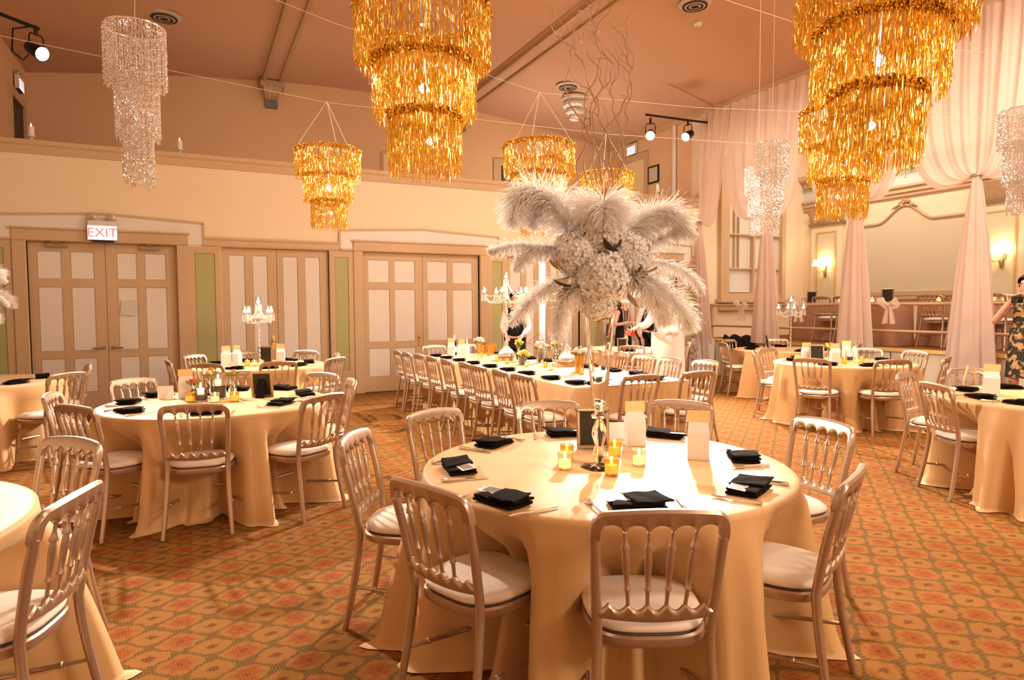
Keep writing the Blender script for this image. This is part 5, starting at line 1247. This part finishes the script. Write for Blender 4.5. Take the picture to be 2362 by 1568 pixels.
for k, y in enumerate((5.72, 6.18, 6.64)): stage_chair(10.98, y, 0, 'gold chair on the stage between third and fourth drapes, %s from the left' % ('third', 'second', 'first')[k])
for k, y in enumerate((6.0, 6.45)): stage_chair(12.75, y, 180, 'gold chair on the stage facing the hall, %s of two' % ('right one', 'left one')[k])
SZ = .79+TH+.001
for k, (x, y) in enumerate(((11.6, 8.35), (11.7, 8.15), (11.55, 8.62), (11.7, 8.85), (11.6, 6.0), (11.7, 6.2), (11.55, 6.45), (11.7, 6.62), (11.6, 6.85), (11.65, 5.85))):
    votive(VP, x, y, 'stage votive candle, %s' % (('%s from the right on the left stage table' % ORD[(1, 0, 2, 3)[k]]) if k < 4 else '%s on the middle stage table, counted by placement' % ORD[k-4]), SZ, 1.5)
for x, y, lab, rz in ((11.5, 9.35, 'black framed photo on the left stage table', -1.2), (10.95, 7.34, 'black framed photo on the small stage table', -1.1), (11.0, 4.62, 'black framed portrait on the stage near the woman', -1.2)): frame(x, y, SZ, rz, -.12, lab, 1.15)
# tulle bows on the upper rail
def bow_(y, lab):
    g = thing('tulle_bow', lab, 'bow', (10.30, y, 1.51)); rng = random.Random(int(y*10))
    for s in (-1, 1):
        MB().grid(lambda u, v: (-.05-.04*math.sin(6*u), s*(.02+.17*v*math.sin(PI*min(1, .15+.85*u)))+.01*math.sin(9*u+5*v), .02+.10*v*math.cos(PI*u)), 16, 8).build('loop', voile_m, g, ang=180)
        MB().grid(lambda u, v: (-.05+.02*math.sin(8*u), s*(.02+.05*v)+(u-.5)*(.04+.08*v), -.32*v+.01*math.sin(7*u)), 12, 10).build('streamer', voile_m, g, ang=180)
    MB().sphere((-.06, 0, 0), .035, 10, 7).build('knot', voile_m, g)
for y, lab in ((10.05, 'white tulle bow on the stage rail between the first two drapes'), (8.62, 'white tulle bow on the stage rail left of the third drape'), (6.85, 'white tulle bow on the stage rail left of the fourth drape')): bow_(y, lab)
# black coat flung over the stage edge
def coat():
    rng = random.Random(3); m = MB()
    def fn(u, v):
        y = (u-.5)*.85; d = v*1.0; w = .55+.45*math.sin(u*9+1)*.5
        x = .32-d*.55 if d < .72 else -.076-(d-.72)*.15; top = d < .62
        z = .80+.10*abs(math.sin(u*8+v*5))*(.4+.6*math.sin(PI*min(1, v*1.2))) if top else .80+.03-(d-.62)*(.9*w+.25*math.sin(u*5))
        return (x+.02*math.sin(u*17+v*9), y+.05*math.sin(v*5), max(z, .30))
    return m.grid(fn, 40, 22)
o = coat().build('black_coat', black_m, ang=180); o.location = (XR, 10.05, .0); tag(o, 'black coat flung over the stage edge behind the long table', 'coat')
g = thing('display_board', 'white board with tulle flowers leaning below the corner drape', 'board', (9.98, 10.95, 0), -1.15); MB().box(-.28, .28, 0, .02, .0, .80).build('board', white_m, g, smooth=False)
for k in range(5): o = hydrangea(.06, 600+k, 40).build('tulle_flower', voile_m, g, False); o.location = (-.16+.05*math.sin(k*2.3), -.05, .36+k*.07)
g.rotation_euler[0] = -.16
g = thing('handbag', 'pale handbag strap looped over the back chair of the right edge table', 'bag', (6.62, 3.60, .50))
MB().tube([(-.10, 0, .12), (-.09, 0, .30), (-.03, 0, .42), (.04, 0, .40), (.10, .0, .25), (.14, 0, .10)], .010, 6).build('strap', trim_m, g); MB().lathe([(.001, 0), (.10, .0), (.12, .05), (.10, .12), (.06, .14), (.001, .14)], 14).build('bag_body', mat('tan_leather', (.5, .34, .2), .6), g)
g = thing('black_bag', 'black bag on the floor under the left chair of the right middle table', 'bag', (7.12, 6.12, 0), .5); MB().lathe([(.001, 0), (.13, 0), (.15, .05), (.14, .16), (.08, .24), (.03, .26), (.001, .26)], 16).build('bag_body', black_m, g); MB().tube([(-.08, 0, .22), (-.05, 0, .36), (.05, 0, .36), (.08, 0, .22)], .012, 6).build('handle', black_m, g)

# ------------------------------------------------------------------ people
def skin(name, pts, edges, m_, par, root=0, lv=2):
    me = bpy.data.meshes.new(name); me.from_pydata([p[:3] for p in pts], edges, []); me.materials.append(m_)
    o = link(name, me, par); md = o.modifiers.new('skin', 'SKIN'); md.use_smooth_shade = True; md.branch_smoothing = .4
    for i, p in enumerate(pts):
        sv = me.skin_vertices[0].data[i]; r = p[3]; sv.radius = (r, r) if not isinstance(r, tuple) else r; sv.use_root = (i == root)
    sb = o.modifiers.new('subdivision', 'SUBSURF'); sb.levels = lv; sb.render_levels = lv
    return o
def person(label, loc, rz, A, kind, height=1.75):
    """A: arm pose dict; faces local -Y"""
    g = thing('person', label, 'person', loc, rz, 'people in the hall'); k = height/1.75
    J = {'pelvis': (0, 0, .98, (.15, .11)), 'waist': (0, 0, 1.12, (.135, .10)), 'chest': (0, .0, 1.32, (.165, .115)), 'neckb': (0, .0, 1.47, (.07, .065)), 'neck': (0, -.01, 1.53, .052), 'jaw': (0, -.03, 1.60, (.062, .07)), 'head': (0, -.02, 1.68, (.075, .092)), 'crown': (0, -.01, 1.735, (.06, .07))}
    names = list(J); E_ = [('pelvis', 'waist'), ('waist', 'chest'), ('chest', 'neckb'), ('neckb', 'neck'), ('neck', 'jaw'), ('jaw', 'head'), ('head', 'crown')]
    for s, q in ((-1, 'r'), (1, 'l')):
        J['sh'+q] = (s*.17, .0, 1.43, .062); J['el'+q] = (*A['el'+q], .043); J['wr'+q] = (*A['wr'+q], .029); h = Vector(A['wr'+q])+(Vector(A['wr'+q])-Vector(A['el'+q])).normalized()*.09; J['pa'+q] = (*h, (.036, .018))
        J['hip'+q] = (s*.09, 0, .92, .095); J['kn'+q] = (s*.10, -.015, .50, .062); J['an'+q] = (s*.10, .02, .09, .04); J['to'+q] = (s*.11, -.12, .035, .034)
        E_ += [('neckb', 'sh'+q), ('sh'+q, 'el'+q), ('el'+q, 'wr'+q), ('wr'+q, 'pa'+q), ('pelvis', 'hip'+q), ('hip'+q, 'kn'+q), ('kn'+q, 'an'+q), ('an'+q, 'to'+q)]
        d = (Vector(J['pa'+q][:3])-Vector(J['wr'+q][:3])).normalized(); sd = d.cross(Vector((0, 0, 1))); sd = sd.normalized() if sd.length > .1 else Vector((1, 0, 0)); p = Vector(J['pa'+q][:3])
        for f in range(4):
            b1 = p+sd*(f-1.5)*.020+d*.02; L = (.062, .074, .070, .055)[f]; mid = b1+d*L*.55-Vector((0, 0, .012)); e = mid+d*L*.4-Vector((0, 0, .022))
            J['f%d%s' % (f, q)] = (*b1, .010); J['g%d%s' % (f, q)] = (*mid, .0088); J['h%d%s' % (f, q)] = (*e, .0075); E_ += [('pa'+q, 'f%d%s' % (f, q)), ('f%d%s' % (f, q), 'g%d%s' % (f, q)), ('g%d%s' % (f, q), 'h%d%s' % (f, q))]
        tb = p-d*.02+sd*.035*s; J['t0'+q] = (*tb, .012); J['t1'+q] = (*(tb+d*.045+sd*.02*s), .009); E_ += [('pa'+q, 't0'+q), ('t0'+q, 't1'+q)]
    def mk(nm, sub, grow, m_, root):
        ns = [n for n in J if n in sub]; ix = {n: i for i, n in enumerate(ns)}
        gr = (lambda r: tuple(x+grow for x in r) if isinstance(r, tuple) else r+grow)
        pts = [(J[n][0]*k, J[n][1]*k, J[n][2]*k, gr(J[n][3])) for n in ns]
        return skin(nm, pts, [(ix[a], ix[b]) for a, b in E_ if a in ix and b in ix], m_, g, ix[root])
    body = mk('body', set(J), 0, skin_m, 'pelvis')
    torso = {'pelvis', 'waist', 'chest', 'neckb', 'shr', 'shl'}; legs = {'pelvis', 'hipr', 'hipl', 'knr', 'knl', 'anr', 'anl'}
    if kind == 'suit':
        mk('shirt', torso | {'elr', 'ell', 'wrr', 'wrl'}, .010, shirt_m, 'pelvis'); mk('vest', torso, .020, suit_m, 'pelvis'); mk('trousers', legs, .018, suit_m, 'pelvis')
        m = MB().add([(-.07, -.135, 1.46), (.07, -.135, 1.46), (.0, -.150, 1.24)], [(0, 1, 2)]); m.v = [(x*k, y*k, z*k) for x, y, z in m.v]; m.build('shirt_front', shirt_m, g)
    elif kind == 'waiter':
        mk('shirt', torso | {'elr', 'ell', 'wrr', 'wrl'}, .020, shirt_m, 'pelvis'); mk('trousers', legs, .002, suit_m, 'pelvis')
        ap = MB().grid(lambda u, v: (math.cos(2*PI*u)*lerp(.235, .25, v)*(1+.03*math.sin(12*PI*u)*v)*k, math.sin(2*PI*u)*lerp(.20, .22, v)*k, (1.09-.75*v)*k), 36, 10, True); ap.build('apron', shirt_m, g, ang=180)
    else:
        dm = mat('floral_dress', (.03, .022, .016), .7); nt = dm.node_tree
        if kind == 'floral' and not any(n.type == 'TEX_VORONOI' for n in nt.nodes):
            tc = nt.nodes.new('ShaderNodeTexCoord'); vo = nt.nodes.new('ShaderNodeTexNoise'); vo.inputs['Scale'].default_value = 16; vo.inputs['Detail'].default_value = 3
            cr = nt.nodes.new('ShaderNodeValToRGB'); cr.color_ramp.elements[0].position = .50; cr.color_ramp.elements[0].color = (.02, .014, .010, 1); cr.color_ramp.elements[1].position = .60; cr.color_ramp.elements[1].color = (.55, .33, .13, 1)
            nt.links.new(tc.outputs['Object'], vo.inputs['Vector']); nt.links.new(vo.outputs['Fac'], cr.inputs[0]); nt.links.new(cr.outputs[0], nt.nodes['Principled BSDF'].inputs['Base Color'])
        d_ = dm if kind == 'floral' else suit_m
        mk('bodice', torso, .012, d_, 'pelvis')
        sk = MB().grid(lambda u, v: (math.cos(2*PI*u)*lerp(.155, .20, v**.6)*(1+.05*math.sin(14*PI*u)*v)*k, math.sin(2*PI*u)*lerp(.12, .17, v**.6)*k, (1.14-.62*v)*k), 36, 12, True); sk.build('skirt', d_, g, ang=180)
    # face and hair
    hz = 1.68*k; fy = -.115*k
    MB().sphere((0, fy+.004, 1.655*k), .016, 8, 6, (.8, 1, 1.3)).build('nose', skin_m, g)
    for s in (-1, 1): MB().sphere((s*.032*k, fy+.016, hz), .010, 8, 6).build('eye', mat('eye_dark', (.05, .03, .02), .2), g); MB().sphere((s*.080*k, -.01, 1.665*k), .022, 8, 6, (.4, .8, 1.3)).build('ear', skin_m, g)
    MB().sphere((0, fy+.022, 1.612*k), .024, 8, 6, (1, .4, .28)).build('mouth', mat('lips', (.6, .22, .18), .5), g)
    h = MB().sphere((0, .012*k, 1.705*k), .102*k, 18, 12, (.95, 1.05, .98)); h.f = [q for q in h.f if not (sum(h.v[i][1] for i in q)/len(q) < -.035 and sum(h.v[i][2] for i in q)/len(q) < 1.745*k)]
    if kind in ('floral', 'dress'): h.sphere((0, .075*k, 1.60*k), .085*k, 14, 8, (1, .7, 1.4))
    h.build('hair', hair_m, g); 
    for s in (-1, 1): MB().sphere((s*.105*k, -.05, .045), .05, 10, 6, (.85, 2.2, .9)).build('shoe', dark_m, g)
    return g
deg = math.radians
DOWN = {'elr': (-.24, .03, 1.17), 'ell': (.24, .03, 1.17), 'wrr': (-.25, -.08, .93), 'wrl': (.25, -.08, .93)}
person('man in a black vest and white shirt behind the crystal candelabra', (4.92, 9.92, 0), deg(-28), {'elr': (-.24, .02, 1.17), 'ell': (.24, .0, 1.17), 'wrr': (-.16, -.22, 1.06), 'wrl': (.14, -.22, 1.06)}, 'suit', 1.72)
person('waiter in a white shirt reaching out a red cloth behind the long table', (6.16, 7.44, 0), deg(-70), {'elr': (-.22, -.20, 1.20), 'ell': (.24, -.05, 1.16), 'wrr': (-.20, -.46, 1.17), 'wrl': (.20, -.30, 1.10)}, 'waiter', 1.80)
person('woman in a black dress holding a glass, seen past the trumpet vase', (7.55, 10.45, 0), deg(10), {'elr': (-.25, -.02, 1.18), 'ell': (.26, -.02, 1.18), 'wrr': (-.12, -.24, 1.22), 'wrl': (.16, -.24, 1.05)}, 'dress', 1.70)
person('man in a dark suit half hidden by feathers and the waiter', (8.12, 10.42, 0), deg(5), DOWN, 'suit', 1.74)
person('woman in a black and gold floral dress raising a camera at the right edge', (9.70, 4.62, 0), deg(-78), {'elr': (-.31, -.10, 1.19), 'ell': (.26, -.14, 1.22), 'wrr': (-.08, -.30, 1.46), 'wrl': (.10, -.30, 1.46)}, 'floral', 1.84)
g = thing('compact_camera', 'small black camera held by the woman at the right edge', 'camera', (9.70+.40*math.sin(deg(-78)), 4.62-.40*math.cos(deg(-78)), 1.56), deg(-78)); MB().cbox(-.06, .06, -.02, .02, -.04, .04, .008).build('camera_body', dark_m, g); MB().lathe([(.03, 0), (.03, .05), (.026, .05), (.001, .04)], 16, (0, -.02, 0), (0, -1, 0)).build('camera_lens', dark_m, g)
o = MB().grid(lambda u, v: (.16*(u-.5)+.01*math.sin(9*v), .10*(v-.5), -.10*abs(u-.5)*2+.012*math.sin(7*u+5*v)), 12, 8).build('red_cloth', red_cloth_m, ang=180); o.location = (5.46, 7.40, 1.19); o.rotation_euler = (0, 0, deg(20)); tag(o, 'red cloth in the waiter\'s hand', 'cloth')
